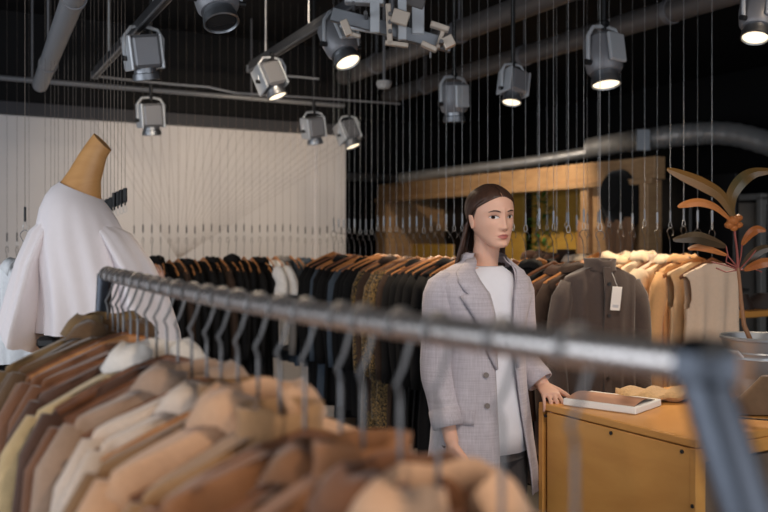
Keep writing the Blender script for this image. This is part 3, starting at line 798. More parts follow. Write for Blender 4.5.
# neck with slanted cut
rs = []
for (cx_, cy_, w, d, sl) in ((82, 222, 26, .085, .1), (79, 204, 24, .068, .25), (80, 191, 20.5, .06, .3), (85, 176, 15.2, .05, .35), (91, 162, 12.5, .042, .5), (97, 150, 11, .038, .75), (102.5, 142, 10, .035, .85)):
    r = []
    for k in range(32):
        a = 2 * PI * k / 32; dx = w * math.cos(a)
        r.append(mp(cx_ + dx * (1 if sl < .7 else .8), cy_ + dx * sl, d * math.sin(a)))
    rs.append(r)
MB().rings(rs).build('neck', M['manneq'], mq)
prof_loft([(212, 66, 96, .07), (235, 54, 112, .09), (260, 52, 114, .1), (300, 52, 116, .1), (330, 54, 114, .1), (352, 50, 118, .115), (390, 44, 124, .13), (430, 46, 122, .12)], M['manneq'], 'torso', mq)
MB().tube([(0, 0, .02), (0, 0, .98)], .018, 14).build('stand_pole', M['alu'], mq)
MB().rings([[(r * math.cos(a * PI / 16), r * math.sin(a * PI / 16), z) for a in range(32)] for r, z in ((.2, 0), (.2, .012), (.19, .018), (.03, .03))]).build('base_plate', M['alu'], mq)
bl = fabric('white_blouse_cotton', rgb(236, 227, 228), .8, 40, .03, .15, .1)
bw = prof_loft([(190, 61, 100, .066), (196, 53, 106, .085), (204, 47, 111, .105), (215, 42, 117, .12), (232, 39, 124, .13), (250, 38, 131, .14), (270, 40, 137, .145), (290, 42, 142, .15), (310, 43, 147, .155), (331, 42, 150, .16)], bl, 'blouse', mq, 120, .075, 1.0, False, False, 7)
tag(bw, 'wide white blouse with bell sleeves worn by the headless mannequin', 'blouse'); 
bw.parent = None; bw.location = mq.location; bw.rotation_euler.z = math.radians(-30)
def bell(rows, seed):
    rs = []
    for i, (px, py, w, h, d, tilt) in enumerate(rows):
        r = []
        for k in range(40):
            a = 2 * PI * k / 40; f = 1 + .12 * min(1, i / 3) * math.sin(5 * a + seed + .3 * i) + .05 * math.sin(9 * a - seed)
            x = w * f * math.cos(a); 
            r.append(mp(px + x, py + x * tilt, d * f * math.sin(a) - .02))
        rs.append(r)
    return MB().rings(rs, cap0=False, cap1=False).build('bell_sleeve', bl, bw, ang=2)
bell([(62, 214, 8, 0, .05, 0), (50, 232, 14, 0, .085, .1), (39, 262, 14, 0, .1, .15), (33, 295, 15, 0, .12, .25), (27, 325, 15, 0, .135, .5), (26, 338, 15, 0, .14, .8)], .4)
bell([(100, 222, 8, 0, .05, 0), (116, 236, 16, 0, .085, -.15), (135, 265, 18, 0, .1, -.2), (146, 300, 24, 0, .12, -.15), (153, 335, 28, 0, .13, -.1), (155, 362, 29, 0, .14, 0)], 2.2)
MB().box(mp(62, 338, -.0), (.06, .27, .035), bev=.01).build('belt_strap', M['black'], mq, smooth=False)

# ------------------------------------------------------------- counter
CX0, CX1, CY0, CY1, CZ = 2.005, 3.25, 1.736, 2.412, .987
ct = empty('counter', (CX0, CY0, 0)); tag(ct, 'orange plywood counter beside the woman with the magazine and bucket on top', 'counter')
W_, D_ = CX1 - CX0, CY1 - CY0
MB().box((W_ / 2, D_ / 2, CZ - .012), (W_, D_, .024), bev=.003).build('counter_top', M['ply'], ct, smooth=False)
MB().box((.011, D_ / 2 - .02, (CZ - .026) / 2 + .03), (.018, D_ - .044, CZ - .09), bev=.002).build('front_panel', M['ply'], ct, smooth=False)
MB().box((.02, .011, (CZ - .026) / 2), (.04, .022, CZ - .026), bev=.002).build('corner_post', M['ply'], ct, smooth=False)
MB().box((W_ / 2, .011, CZ - .045), (W_ - .08, .022, .04), bev=.002).build('side_rail', M['ply'], ct, smooth=False)
MB().box((W_ / 2, .05, .46), (W_ - .05, .018, .88), bev=.002).build('recessed_panel', plaster('grey_board', rgb(120, 100, 82), .7), ct, smooth=False)
MB().box((W_ / 2, D_ - .011, CZ / 2), (W_, .022, CZ - .04), bev=.002).build('back_panel', M['ply'], ct, smooth=False)
for (y, z) in ((.64, .945), (.33, .945), (.05, .945), (.64, .6), (.05, .6), (.012, .8)):
    MB().tube([(.003, y, z), (-.0015, y, z)], .006, 12).build('screw', M['black'], ct)
# magazine
mg = P(612, 402, 3.02); g = empty('magazine', (mg.x, mg.y, CZ), .35); tag(g, 'thick white magazine with a tan cover lying on the orange counter', 'magazine')
MB().box((0, 0, .0125), (.2, .26, .023), bev=.003).build('page_block', M['paper'], g, smooth=False)
cm_, nt, b = new_mat('magazine_cover')
tc = nt.nodes.new('ShaderNodeTexCoord'); no = nt.nodes.new('ShaderNodeTexNoise'); no.inputs['Scale'].default_value = 5
cr = nt.nodes.new('ShaderNodeValToRGB'); cr.color_ramp.elements[0].color = rgb(196, 150, 124); cr.color_ramp.elements[1].color = rgb(120, 78, 56); cr.color_ramp.elements[0].position = .45; cr.color_ramp.elements[1].position = .6
nt.links.new(tc.outputs['Object'], no.inputs['Vector']); nt.links.new(no.outputs['Fac'], cr.inputs['Fac']); nt.links.new(cr.outputs['Color'], b.inputs['Base Color']); setp(b, Roughness=.4)
rs = [[(x, -.12, .0245 + .012 * math.sin(PI * t)), (x, .12, .0245 + .012 * math.sin(PI * t)), (x, .12, .0255 + .012 * math.sin(PI * t)), (x, -.12, .0255 + .012 * math.sin(PI * t))] for t, x in ((i / 8, -.09 + .16 * i / 8) for i in range(9))]
MB().rings(rs).build('cover', cm_, g)
# knitted piece
kn = P(652, 403, 3.12); rs = []
for i in range(40):
    t = i / 39; r = []
    for k in range(20):
        a = 2 * PI * k / 20; w = .075 * math.sin(PI * (t * .9 + .05)) ** .5
        r.append((-.12 + .24 * t, w * math.cos(a) * (1 + .1 * math.sin(17 * t)), max(.002, .022 + .02 * math.sin(a) * (1 + .4 * math.sin(19 * t + 3 * a)))))
    rs.append(r)
tag(MB().rings(rs).build('knitted_scarf', fabric('beige_knit', rgb(198, 160, 112), .95, 120, .3, 1), loc=(kn.x, kn.y, CZ), rz=-.6), 'folded beige knitted scarf on the counter behind the magazine', 'scarf')
# bucket
bk = P(760, 395, 3.12); b0 = empty('metal_bucket', (bk.x, bk.y, CZ)); tag(b0, 'galvanised metal bucket holding the copper leaved plant on the counter', 'bucket')
N = 40
MB().rings([[(r * math.cos(a * 2 * PI / N), r * math.sin(a * 2 * PI / N), z) for a in range(N)] for r, z in ((.09, 0), (.092, .006), (.113, .145), (.116, .15), (.114, .155), (.116, .165), (.118, .17), (.116, .175), (.128, .212), (.133, .215), (.134, .222), (.13, .226), (.125, .222), (.11, .17), (.1, .03))], cap1=True).build('bucket_body', M['bucket'], b0)
MB().rings([[(r * math.cos(a * 2 * PI / N), r * math.sin(a * 2 * PI / N), z) for a in range(N)] for r, z in ((.105, .1), (.115, .185), (.06, .19), (.01, .188))], cap0=False).build('soil', fabric('dark_soil', rgb(44, 32, 24)), b0)
for sg in (-1, 1):
    MB().tube([(sg * .126, -.03, .16), (sg * .14, -.02, .18), (sg * .142, .02, .18), (sg * .126, .03, .16)], .004, 8).build('handle_lug', M['galv'], b0)
# plant in bucket
pl = empty('copper_leaf_plant', (bk.x, bk.y, CZ + .19)); tag(pl, 'tall plant with copper and dark green leaves growing from the metal bucket', 'plant')
L0 = pl.location
def pp(px, py, dY=0): return P(px, py, 3.1 + dY) - L0
stemm = plain('plant_stem', rgb(140, 98, 66), .6); red = plain('red_stem', rgb(134, 58, 46), .5)
def leafmat(name, c1, c2):
    return wood(name, c1, c2, 3, (1, 1, 1), .38, 1)
lg = leafmat('leaf_olive', rgb(70, 62, 34), rgb(132, 92, 48)); lc = leafmat('leaf_copper', rgb(150, 86, 44), rgb(196, 126, 70)); ld = leafmat('leaf_dark', rgb(44, 40, 30), rgb(86, 66, 44))
MB().tube([(-.03, 0, -.01), pp(744, 325) , pp(741, 300), pp(740, 285), pp(738, 268)], [.009, .008, .007, .006, .006], 10).build('stem', stemm, pl)
MB().tube([pp(738, 268), pp(737, 250), pp(735, 236), pp(734, 222)], [.005, .004, .004, .004], 8).build('upper_stem', red, pl)
def leaf(pts, w, mat, name='leaf', st=True):
    p = [pp(*q) if len(q) > 2 else pp(q[0], q[1]) for q in pts]
    out = []
    for i in range(len(p) - 1):
        p0 = p[max(i - 1, 0)]; p1 = p[i]; p2 = p[i + 1]; p3 = p[min(i + 2, len(p) - 1)]
        for j in range(6):
            t = j / 6; out.append(.5 * ((2 * p1) + (p2 - p0) * t + (2 * p0 - 5 * p1 + 4 * p2 - p3) * t * t + (3 * p1 - p0 - 3 * p2 + p3) * t ** 3))
    out.append(p[-1]); n = len(out); rs = []
    view = cw(.1, 1, -.35).normalized()
    for i, q in enumerate(out):
        t = i / (n - 1); d = (out[min(i + 1, n - 1)] - out[max(i - 1, 0)]).normalized()
        s = d.cross(view).normalized(); up = s.cross(d)
        ww = w * (math.sin(PI * min(1, t * .93 + .05)) ** .75) + .0012
        rs.append([q - s * ww + up * ww * .25, q + up * .001, q + s * ww + up * ww * .25, q - up * .0015])
    MB().rings(rs).build(name, mat, pl)
leaf([(735, 218, 0), (722, 196, -.02), (704, 184, -.05), (683, 175, -.08), (667, 169, -.1)], .024, lg)
leaf([(731, 217, 0), (732, 196, .03), (742, 180, .03), (756, 172, 0), (778, 171, -.05)], .022, lg)
leaf([(731, 220, 0), (716, 207, -.05), (700, 202, -.08), (686, 204, -.1), (678, 207, -.12)], .014, lc)
leaf([(726, 246, 0), (710, 240, -.05), (695, 237, -.09), (673, 240, -.12)], .022, ld)
leaf([(727, 255, 0), (710, 249, -.04), (698, 247, -.06), (688, 249, -.08)], .012, lc)
leaf([(742, 245, 0), (750, 234, -.03), (758, 229, -.05), (766, 231, -.06)], .014, lc)
leaf([(742, 268, 0), (752, 256, 0), (763, 249, 0), (778, 247, 0)], .016, ld)
leaf([(744, 270, 0), (758, 264, -.04), (770, 262, -.05), (782, 266, -.06)], .016, lc)
for pts in ([(738, 268), (728, 256), (726, 246)], [(738, 268), (726, 262), (727, 255)], [(738, 268), (741, 256), (742, 245)], [(739, 270), (728, 266), (712, 262)], [(739, 270), (750, 258), (756, 250)], [(738, 270), (726, 272), (716, 268)], [(740, 270), (752, 268), (762, 272)]):
    MB().tube([pp(*q) for q in pts], .0025, 6).build('leaf_stalk', red, pl)
m = MB()
for dx, dy, r in ((0, 0, .022), (5, -3, .016), (-4, 4, .016), (6, 4, .014), (1, 7, .014)): m.ell(pp(733 + dx, 221 + dy), (r, r, r * .8), 12)
m.build('leaf_bud', lc, pl)
# folded clothes and belt right of the bucket
fc = P(762, 398, 2.88); rs = []
for i in range(12):
    t = i / 11; r = []
    for k in range(24):
        a = 2 * PI * k / 24; w = .13 * (1 - .5 * t) * (1 + .05 * math.sin(3 * a + 4 * t))
        r.append((w * math.cos(a) + .05 * t, .045 * math.sin(a) * (1.15 - .6 * t), .005 + .115 * t ** .8))
    rs.append(r)
tag(MB().rings(rs).build('folded_cloth', fabric('olive_brown_cloth', rgb(108, 84, 62), .9, 40, .2, .4), loc=(fc.x + .02, fc.y + .0, CZ), rz=-.4), 'crumpled olive brown cloth leaning in front of the metal bucket', 'cloth')
bp = P(735, 410, 2.8)
pts = []
for i in range(30):
    t = i / 29; pts.append((-.12 + .34 * t, .035 * math.sin(5.5 * t) - .02, .004 + .003 * math.sin(9 * t)))
b_ = MB().tube(pts, .007, 8, flat=.4, flat_axis=(0, 0, 1)); 
tag(b_.build('leather_belt', plain('dark_leather', rgb(40, 26, 20), .45), loc=(bp.x, bp.y, CZ), rz=-.45), 'dark leather belt lying curved on the counter before the bucket', 'belt')
# ------------------------------------------------------------- the woman
wo = P(481, 238, 3.1); woman = empty('woman', (wo.x, wo.y, 0), math.radians(-30))
tag(woman, 'woman with long dark hair in pale grey blazer, one hand on the counter', 'person')
PSI = math.radians(31)
def bf(x, y, z):               # body frame -> woman frame
    return Vector((x * math.cos(PSI) - y * math.sin(PSI), x * math.sin(PSI) + y * math.cos(PSI), z))
HY = math.radians(22)
HC = Vector((.033, -.005, 1.620))
HM = Matrix.Translation(HC) @ Matrix.Rotation(HY, 4, 'Z') @ Matrix.Rotation(math.radians(-2.5), 4, 'Y') @ Matrix.Rotation(math.radians(2), 4, 'X')
def G(x, z, cx, cz, sx, sz): return math.exp(-((x - cx) / sx) ** 2 - ((z - cz) / sz) ** 2)
HW = [(-.1105, .014, -.070, -.040), (-.106, .0245, -.0785, -.025), (-.094, .0345, -.0835, 0), (-.078, .0435, -.0840, .02), (-.06, .0520, -.0850, .045), (-.035, .0605, -.0875, .075), (0, .0665, -.090, .09), (.03, .0685, -.093, .098), (.06, .063, -.088, .092), (.085, .049, -.071, .078), (.1, .033, -.050, .056), (.109, .012, -.022, .026)]
HW = [((z if z > -.03 else -.03 + (z + .03) * .95) + (max(0, -.065 - z) * .12), w * 1.09, a, b_) for z, w, a, b_ in HW]
def cinterp(tab, x):
    x = max(tab[0][0], min(tab[-1][0], x))
    n = len(tab)
    for i in range(n - 1):
        if x <= tab[i + 1][0]:
            a, b = tab[i], tab[i + 1]; h = b[0] - a[0]; t = (x - a[0]) / h; out = []
            for j in range(1, len(a)):
                ma = (b[j] - tab[i - 1][j]) / (b[0] - tab[i - 1][0]) if i > 0 else (b[j] - a[j]) / h
                mb_ = (tab[i + 2][j] - a[j]) / (tab[i + 2][0] - a[0]) if i < n - 2 else (b[j] - a[j]) / h
                out.append((2 * t ** 3 - 3 * t * t + 1) * a[j] + (t ** 3 - 2 * t * t + t) * h * ma + (-2 * t ** 3 + 3 * t * t) * b[j] + (t ** 3 - t * t) * h * mb_)
            return out
def face_point(az, z):
    """az measured from the front (0) to the back (pi), signed; z head height"""
    w, yf, yb = cinterp(HW, z); yc = (yf + yb) / 2; d = (yb - yf) / 2
    x = w * math.sin(az); y = yc - d * math.cos(az)
    front = max(0, math.cos(az))
    dy = 0
    ax = abs(x)
    if front > 0:
        t = (.022 - z) / .056             # nose ridge 0..1
        if -.2 < t < 1.25:
            amp = .019 * max(0, min(1, t)) ** 1.3 + .004 * (1 - min(1, max(0, t)))
            sg = lerp(.0065, .0095, max(0, min(1, t)))
            fall = 1 if t < 1 else max(0, 1 - (t - 1) / .25) 
            dy -= amp * fall * math.exp(-(x / sg) ** 2)
        dy -= .0075 * G(ax, z, .0115, -.0335, .006, .0065)
        dy += .0085 * G(ax, z, .030, .0035, .017, .0125)
        dy -= .0030 * G(ax, z, .030, .0035, .012, .0060)
        dy -= .0035 * G(ax, z, .03, .024, .02, .007)
        dy -= .0045 * G(ax, z, .044, -.022, .018, .018)
        dy -= .0050 * G(x, z, 0, -.060, .020, .012)
        dy -= .0038 * G(x, z, 0, -.0565, .016, .0042)
        dy -= .0046 * G(x, z, 0, -.0675, .014, .0046)
        dy += .0036 * G(x, z, 0, -.0617, .022, .0018)
        dy += .0025 * G(x, z, 0, -.0785, .016, .005)
        dy -= .0065 * G(x, z, 0, -.092, .017, .011)
        dy += .0012 * G(x, z, 0, -.046, .0035, .006)
        dy += .0020 * G(ax, z, .052, -.058, .012, .02)
    return Vector((x, y + dy, z))
NA, NZ = 120, 110
hrings = []
for i in range(NZ + 1):
    z = HW[0][0] + (.109 - HW[0][0]) * (i / NZ)
    r = []
    for k in range(NA):
        u = -1 + 2 * k / NA
        az = PI * (u * .62 + .38 * u ** 3)          # denser at the face
        r.append(HM @ face_point(az, z))
    hrings.append(r)
# skin with lips tinted where the lips are
skin, nt, b = new_mat('skin')
tc = nt.nodes.new('ShaderNodeTexCoord'); 
def lip_mask():
    mpn = nt.nodes.new('ShaderNodeAttribute'); mpn.attribute_name = 'lips'; return mpn.outputs['Fac']
mixn = nt.nodes.new('ShaderNodeMix'); mixn.data_type = 'RGBA'
no = nt.nodes.new('ShaderNodeTexNoise'); no.inputs['Scale'].default_value = 18
mix0 = nt.nodes.new('ShaderNodeMix'); mix0.data_type = 'RGBA'; mix0.inputs['A'].default_value = rgb(214, 166, 142); mix0.inputs['B'].default_value = rgb(224, 176, 152)
nt.links.new(tc.outputs['Object'], no.inputs['Vector']); nt.links.new(no.outputs['Fac'], mix0.inputs['Factor'])
nt.links.new(lip_mask(), mixn.inputs['Factor']); nt.links.new(mix0.outputs['Result'], mixn.inputs['A']); mixn.inputs['B'].default_value = rgb(168, 88, 84)
mixs = nt.nodes.new('ShaderNodeMix'); mixs.data_type = 'RGBA'; sa_ = nt.nodes.new('ShaderNodeAttribute'); sa_.attribute_name = 'scalp'
nt.links.new(sa_.outputs['Fac'], mixs.inputs['Factor']); nt.links.new(mixn.outputs['Result'], mixs.inputs['A']); mixs.inputs['B'].default_value = rgb(52, 36, 29)
nt.links.new(mixs.outputs['Result'], b.inputs['Base Color'])
setp(b, Roughness=.5, Subsurface_Weight=.12, Subsurface_Radius=(.012, .005, .003), Specular_IOR_Level=.35)
# body: limbs, hands, neck as one remeshed surface
bm_ = MB()
neck0 = bf(0, .035, 1.36)
bm_.tube([bf(0, .02, 1.30), Vector((.008, .03, 1.42)), Vector((.016, .024, 1.47)), Vector((.023, .014, 1.53)), Vector((.026, .015, 1.60))], [.075, .052, .046, .0455, .05], 20)
tor = []
for z, w, d in ((.80, .13, .09), (.86, .165, .11), (.93, .168, .11), (1.05, .135, .09), (1.12, .13, .085), (1.25, .145, .1), (1.33, .155, .1), (1.39, .16, .085), (1.425, .11, .065), (1.45, .06, .05)):
    tor.append([bf(w * math.cos(a * PI / 12), d * math.sin(a * PI / 12) + .01, z) for a in range(24)])
bm_.rings(tor)
SHR = bf(-.148, .008, 1.37); SHL = bf(.148, .008, 1.37)
ELR = Vector((-.158, -.075, 1.105)); WRR = Vector((-.112, -.145, .885))
ELL = Vector((.157, .10, 1.12)); WRL = Vector((.222, .050, 1.036))
def limb(a, b, c, r0, r1, r2, r3):
    bm_.tube([a, a.lerp(b, .35), a.lerp(b, .75), b, b.lerp(c, .3), b.lerp(c, .7), c], [r0, r0 * .95, r1 * 1.02, r1, r2, lerp(r2, r3, .7), r3], 16, round_end=True)
limb(SHR, ELR, WRR, .040, .038, .037, .0245)
limb(SHL, ELL, WRL, .040, .038, .037, .0245)
for sx in (-1, 1):
    hip = bf(sx * .085, .01, .86); kn_ = bf(sx * .09, -.01, .48); an = bf(sx * .09, .02, .09)
    bm_.tube([hip, hip.lerp(kn_, .5), kn_, kn_.lerp(an, .3), an], [.085, .072, .052, .05, .034], 14, round_end=True)
    bm_.tube([an + Vector((0, 0, -.02)), bf(sx * .095, -.06, .045), bf(sx * .1, -.13, .03)], [.032, .032, .026], 12, round_end=True)
def hand(wr, fwd, side, nrm, curls, spread=(-.10, -.03, .04, .12), thumb_dir=None, thumb_curl=.4, sc=1.0, gap=.0205):
    """fwd: wrist to fingers, side: towards the little finger, nrm: back of the hand"""
    fwd = fwd.normalized(); nrm = (nrm - fwd * nrm.dot(fwd)).normalized(); sgn = 1 if side.dot(fwd.cross(nrm)) > 0 else -1
    side = fwd.cross(nrm).normalized() * sgn
    pr = []
    for t, w, h in ((-.03, .024, .021), (0, .0265, .019), (.03, .034, .0165), (.06, .039, .0145), (.082, .039, .013), (.09, .035, .009)):
        c = wr + fwd * t * sc
        pr.append([c + (side * w * math.cos(a * PI / 10) + nrm * h * math.sin(a * PI / 10)) * sc for a in range(20)])
    bm_.rings(pr)
    L = ((.044, .026, .021), (.048, .030, .022), (.045, .028, .021), (.036, .021, .019))
    for i in range(4):
        base = wr + (fwd * (.078 - (.006 if i == 3 else 0)) + side * (-1.5 + i) * gap) * sc
        ang = 0; p = base.copy(); pts = [base - fwd * .02 * sc, p.copy()]; d = fwd
        sp = spread[i]
        for j in range(3):
            ang += curls[i][j]
            d = (fwd * math.cos(ang) - nrm * math.sin(ang) + side * math.sin(sp) * math.cos(ang)).normalized()
            p = p + d * L[i][j] * sc; pts.append(p.copy())
        r = (.0088, .0094, .0088, .0078)[i] * sc
        bm_.tube([pts[0], pts[1], pts[1].lerp(pts[2], .5), pts[2], pts[3], pts[4]], [r * 1.05, r * 1.08, r * .96, r * .98, r * .9, r * .78], 12, round_end=True)
    td = thumb_dir or (fwd * .75 - side * .6 - nrm * .25).normalized()
    p0 = wr + (fwd * .015 - side * .02) * sc; p1 = p0 + td * .042 * sc; d2 = (td + fwd * thumb_curl).normalized(); p2 = p1 + d2 * .03 * sc; p3 = p2 + (d2 + fwd * thumb_curl * .6).normalized() * .024 * sc
    bm_.tube([p0, p1, p2, p3], [.015 * sc, .0125 * sc, .0105 * sc, .009 * sc], 12, round_end=True)
# hanging hand: back of the hand faces outward, thumb towards the viewer's right / front
fr_h = Vector((.10, -.18, -1)).normalized()
hand(WRR + fr_h * .01, fr_h, Vector((-.4, .9, 0)), Vector((-.85, -.5, -.05)), ((.25, .35, .25), (.3, .42, .3), (.38, .45, .3), (.42, .5, .3)), sc=.98)
# hand resting on the counter corner, fingers toward the viewer and curling on the edge
fw_l = Vector((.10, -.42, -.14)).normalized()
hand(WRL, fw_l, Vector((-1, -.2, 0)), Vector((.10, -.35, 1)), ((.25, .55, .45), (.32, .6, .45), (.38, .6, .45), (.45, .55, .4)), thumb_dir=(fw_l * .5 + Vector((.75, -.1, -.15))).normalized(), thumb_curl=.5, sc=.86)
me = bpy.data.meshes.new('tmp_body'); me.from_pydata([tuple(v) for v in bm_.v], [], bm_.f); me.update()
import bmesh
t_ = bmesh.new(); t_.from_mesh(me); bmesh.ops.recalc_face_normals(t_, faces=t_.faces); t_.to_mesh(me); t_.free()
to = bpy.data.objects.new('tmp_body', me); C.objects.link(to)
rm = to.modifiers.new('r', 'REMESH'); rm.mode = 'VOXEL'; rm.voxel_size = .0028; rm.use_smooth_shade = True
sm = to.modifiers.new('s', 'SMOOTH'); sm.factor = .5; sm.iterations = 5
dg = bpy.context.evaluated_depsgraph_get(); ev = to.evaluated_get(dg); bm2 = bpy.data.meshes.new_from_object(ev)
bpy.data.objects.remove(to)
V = [v.co.copy() for v in bm2.vertices]; Fc = [list(p.vertices) for p in bm2.polygons]
nb = len(V)
hb = MB(); hb.rings(hrings)
# ears as part of the head surface
def ear(sg):
    q = MB(); rs = []
    for i in range(9):
        t = i / 8; z = .012 - .046 * t; dep = .0125 * math.sin(PI * (t * .9 + .05)) ** .8 * (1 - .25 * t); r = []
        for k in range(12):
            a = 2 * PI * k / 12
            r.append(HM @ Vector((sg * (.0715 - .006 * t + .005 + .005 * math.cos(a) + (.004 if math.sin(a) > 0 else 0)), -.001 - .006 * t + dep * math.sin(a), z)))
        rs.append(r)
    hb.rings(rs)
ear(1); ear(-1)
V += hb.v; Fc += [[i + nb for i in f] for f in hb.f]
bme = bpy.data.meshes.new('body'); bme.from_pydata([tuple(v) for v in V], [], Fc); bme.materials.append(skin)
bme.polygons.foreach_set('use_smooth', [True] * len(Fc))
at = bme.attributes.new('lips', 'FLOAT', 'POINT'); vals = [0.0] * len(V)
for i in range(NZ + 1):
    z = HW[0][0] + (.109 - HW[0][0]) * (i / NZ)
    for k in range(NA):
        u = -1 + 2 * k / NA; az = PI * (u * .62 + .38 * u ** 3); p = face_point(az, z)
        if p.y < 0 and abs(p.x) < .03 and -.08 < z < -.045:
            xx = min(1, abs(p.x) / .0215)
            top = -.0525 - .0085 * xx ** 1.6 + (-.0012 if abs(p.x) < .003 else 0); bot = -.0725 + .0105 * xx ** 1.8
            e_ = min((top - z), (z - bot)) / .0016
            if abs(p.x) > .0215: e_ = -1
            vals[nb + i * NA + k] = max(0, min(1, e_ + .3)) * .85
at.data.foreach_set('value', vals)
sc_at = bme.attributes.new('scalp', 'FLOAT', 'POINT'); sv = [0.0] * len(V)
HL = [(0, .084), (18, .082), (35, .076), (52, .062), (66, .040), (76, .014), (84, -.006), (95, -.02), (110, -.05), (180, -.075)]
for i in range(NZ + 1):
    z = HW[0][0] + (.109 - HW[0][0]) * i / NZ
    for k in range(NA):
        u = -1 + 2 * k / NA; azd = abs(math.degrees(PI * (u * .62 + .38 * u ** 3)))
        sv[nb + i * NA + k] = max(0, min(1, (z - interp(HL, azd)[0]) / .006 + .5))
sc_at.data.foreach_set('value', sv)
bme.update()
body = bpy.data.objects.new('body', bme); C.objects.link(body); body.parent = woman
bmh = bmesh.new(); bmh.from_mesh(bme); bmesh.ops.recalc_face_normals(bmh, faces=bmh.faces); bmh.to_mesh(bme); bmh.free()

# eyes, brows
eyew = plain('eye_white', rgb(222, 214, 208), .25); iris = plain('dark_iris', rgb(38, 24, 18), .12); lash = plain('lash_brown', rgb(34, 24, 22), .6)
def surf(x, z, off):
    # point on face at (x,z), pushed out by off
    w = cinterp(HW, z)[0]; az = math.asin(max(-1, min(1, x / w))); p = face_point(az, z); p.y -= off; return p
for sg in (-1, 1):
    cx = sg * .0302; cz = .0025; hw = .0152
    def almond(u, v, off, sc=1.0):
        ua = min(1, abs(u)); up = .0062 * (1 - ua ** 2.2) ** .8 ; lo = -.0042 * (1 - ua ** 2.0)
        zz = cz + lerp(lo, up, (v + 1) / 2) * sc + .0012 * u * sg
        bul = .0022 * (1 - u * u)
        return HM @ surf(cx + hw * u, zz, off + bul)
    m = MB(); n1, n2 = 13, 7
    m.rings([[almond(-1 + 2 * i / (n1 - 1), -1 + 2 * j / (n2 - 1), .0006) for j in range(n2)] for i in range(n1)], closed=False)
    eo = m.build('eye', eyew, woman, ang=3)
    # iris turned to the viewer: gaze shifted toward the camera
    gx = -.0028 + .0006 * sg
    m = MB(); c0 = (cx + gx - cx) / hw
    rs = []
    for rr_ in (0.0001, .003, .0059):
        r = []
        for k in range(20):
            a = 2 * PI * k / 20; u = (gx + rr_ * math.cos(a)) / hw; zt = .0008 + rr_ * math.sin(a)
            up = .0060 * (1 - min(1, abs(u)) ** 2.2) ** .8; lo = -.0042 * (1 - min(1, abs(u)) ** 2)
            zt = max(lo, min(up, zt))
            r.append(HM @ surf(cx + hw * u, cz + zt, .0012 + .0022 * (1 - u * u)))
        rs.append(r)
    m.rings(rs, cap1=False); m.build('iris', iris, eo, ang=3)
    m = MB(); pts = [almond(-1.08 + 2.16 * i / 12, 1.0, .0018) + Vector((0, 0, .0003)) for i in range(13)]
    m.tube([Vector(p) for p in pts], [.0005 + .0008 * math.sin(PI * i / 12) for i in range(13)], 6); m.build('eyelash', lash, eo, ang=3)
    m = MB(); m.tube([HM @ surf(cx + hw * 1.05 * (-1 + 2 * i / 12), cz + .0088 + .0012 * math.sin(PI * i / 12) - .0035 * abs((-1 + 2 * i / 12)) ** 3, .0002) for i in range(13)], .0005, 5); m.build('lid_crease', plain('lid_crease%d' % sg, rgb(140, 92, 74), .6), eo, ang=3)
    m = MB(); pts = []; rr_ = []
    for i in range(13):
        t = i / 12; x = sg * lerp(.0135, .0475, t); z = .0205 + .0062 * math.sin(PI * min(1, t * .85)) - .003 * t
        pts.append(HM @ surf(x, z, .0002)); rr_.append(.0021 * math.sin(PI * (t * .8 + .16)) ** .7 + .0003)
    m.tube(pts, rr_, 8, flat=1.0); m.build('eyebrow', plain('brow_hair', rgb(66, 46, 38), .8) if sg == -1 else bpy.data.materials['brow_hair'], woman, ang=3)
    m = MB(); m.ell((sg * .0065, 0, 0), (.0022, .0012, .0012), 10); 
    m.v = [HM @ (Vector(v) + Vector((0, surf(sg * .0065, -.0395, .0).y + .0005, -.0405))) for v in m.v]
    m.build('nostril', plain('nostril_shade%d' % sg, rgb(110, 62, 52), .8), woman, ang=3)

# hair: strands sheets from a centre parting
hairm, nt, b = new_mat('dark_brown_hair')
tc = nt.nodes.new('ShaderNodeTexCoord'); no = nt.nodes.new('ShaderNodeTexNoise'); mpn = nt.nodes.new('ShaderNodeMapping'); mpn.inputs['Scale'].default_value = (160, 160, 8)
no.inputs['Scale'].default_value = 1; no.inputs['Detail'].default_value = 3
nt.links.new(tc.outputs['Object'], mpn.inputs['Vector']); nt.links.new(mpn.outputs['Vector'], no.inputs['Vector'])
cr = nt.nodes.new('ShaderNodeValToRGB'); cr.color_ramp.elements[0].color = rgb(36, 24, 19); cr.color_ramp.elements[1].color = rgb(84, 58, 45)
nt.links.new(no.outputs['Fac'], cr.inputs['Fac']); nt.links.new(cr.outputs['Color'], b.inputs['Base Color'])
bp = nt.nodes.new('ShaderNodeBump'); bp.inputs['Strength'].default_value = .35; bp.inputs['Distance'].default_value = .002
nt.links.new(no.outputs['Fac'], bp.inputs['Height']); nt.links.new(bp.outputs['Normal'], b.inputs['Normal'])
setp(b, Roughness=.42, Specular_IOR_Level=.4)
def sph(d, s):                  # direction -> point on enlarged skull
    
    # follow the skull with a small gap
    r = math.hypot(d.x, d.y); zz = d.z * .1165; w, yf, yb = cinterp(HW, max(-.03, min(.106, zz)))
    if r < 1e-6: return Vector((0, .002, .1165 * s))
    hw = w + .006; yc = (yf + yb) / 2 + .001; hd = (yb - yf) / 2 + .006
    ex = Vector((d.x / r * hw, yc + d.y / r * hd, zz))
    el = Vector((d.x * .0775, d.y * .104 + .002, zz))
    k = max(0, min(1, (d.z - .75) / .2)); q = ex.lerp(el, k)
    return Vector((q.x * s, q.y * s, q.z * s))
hr = MB()
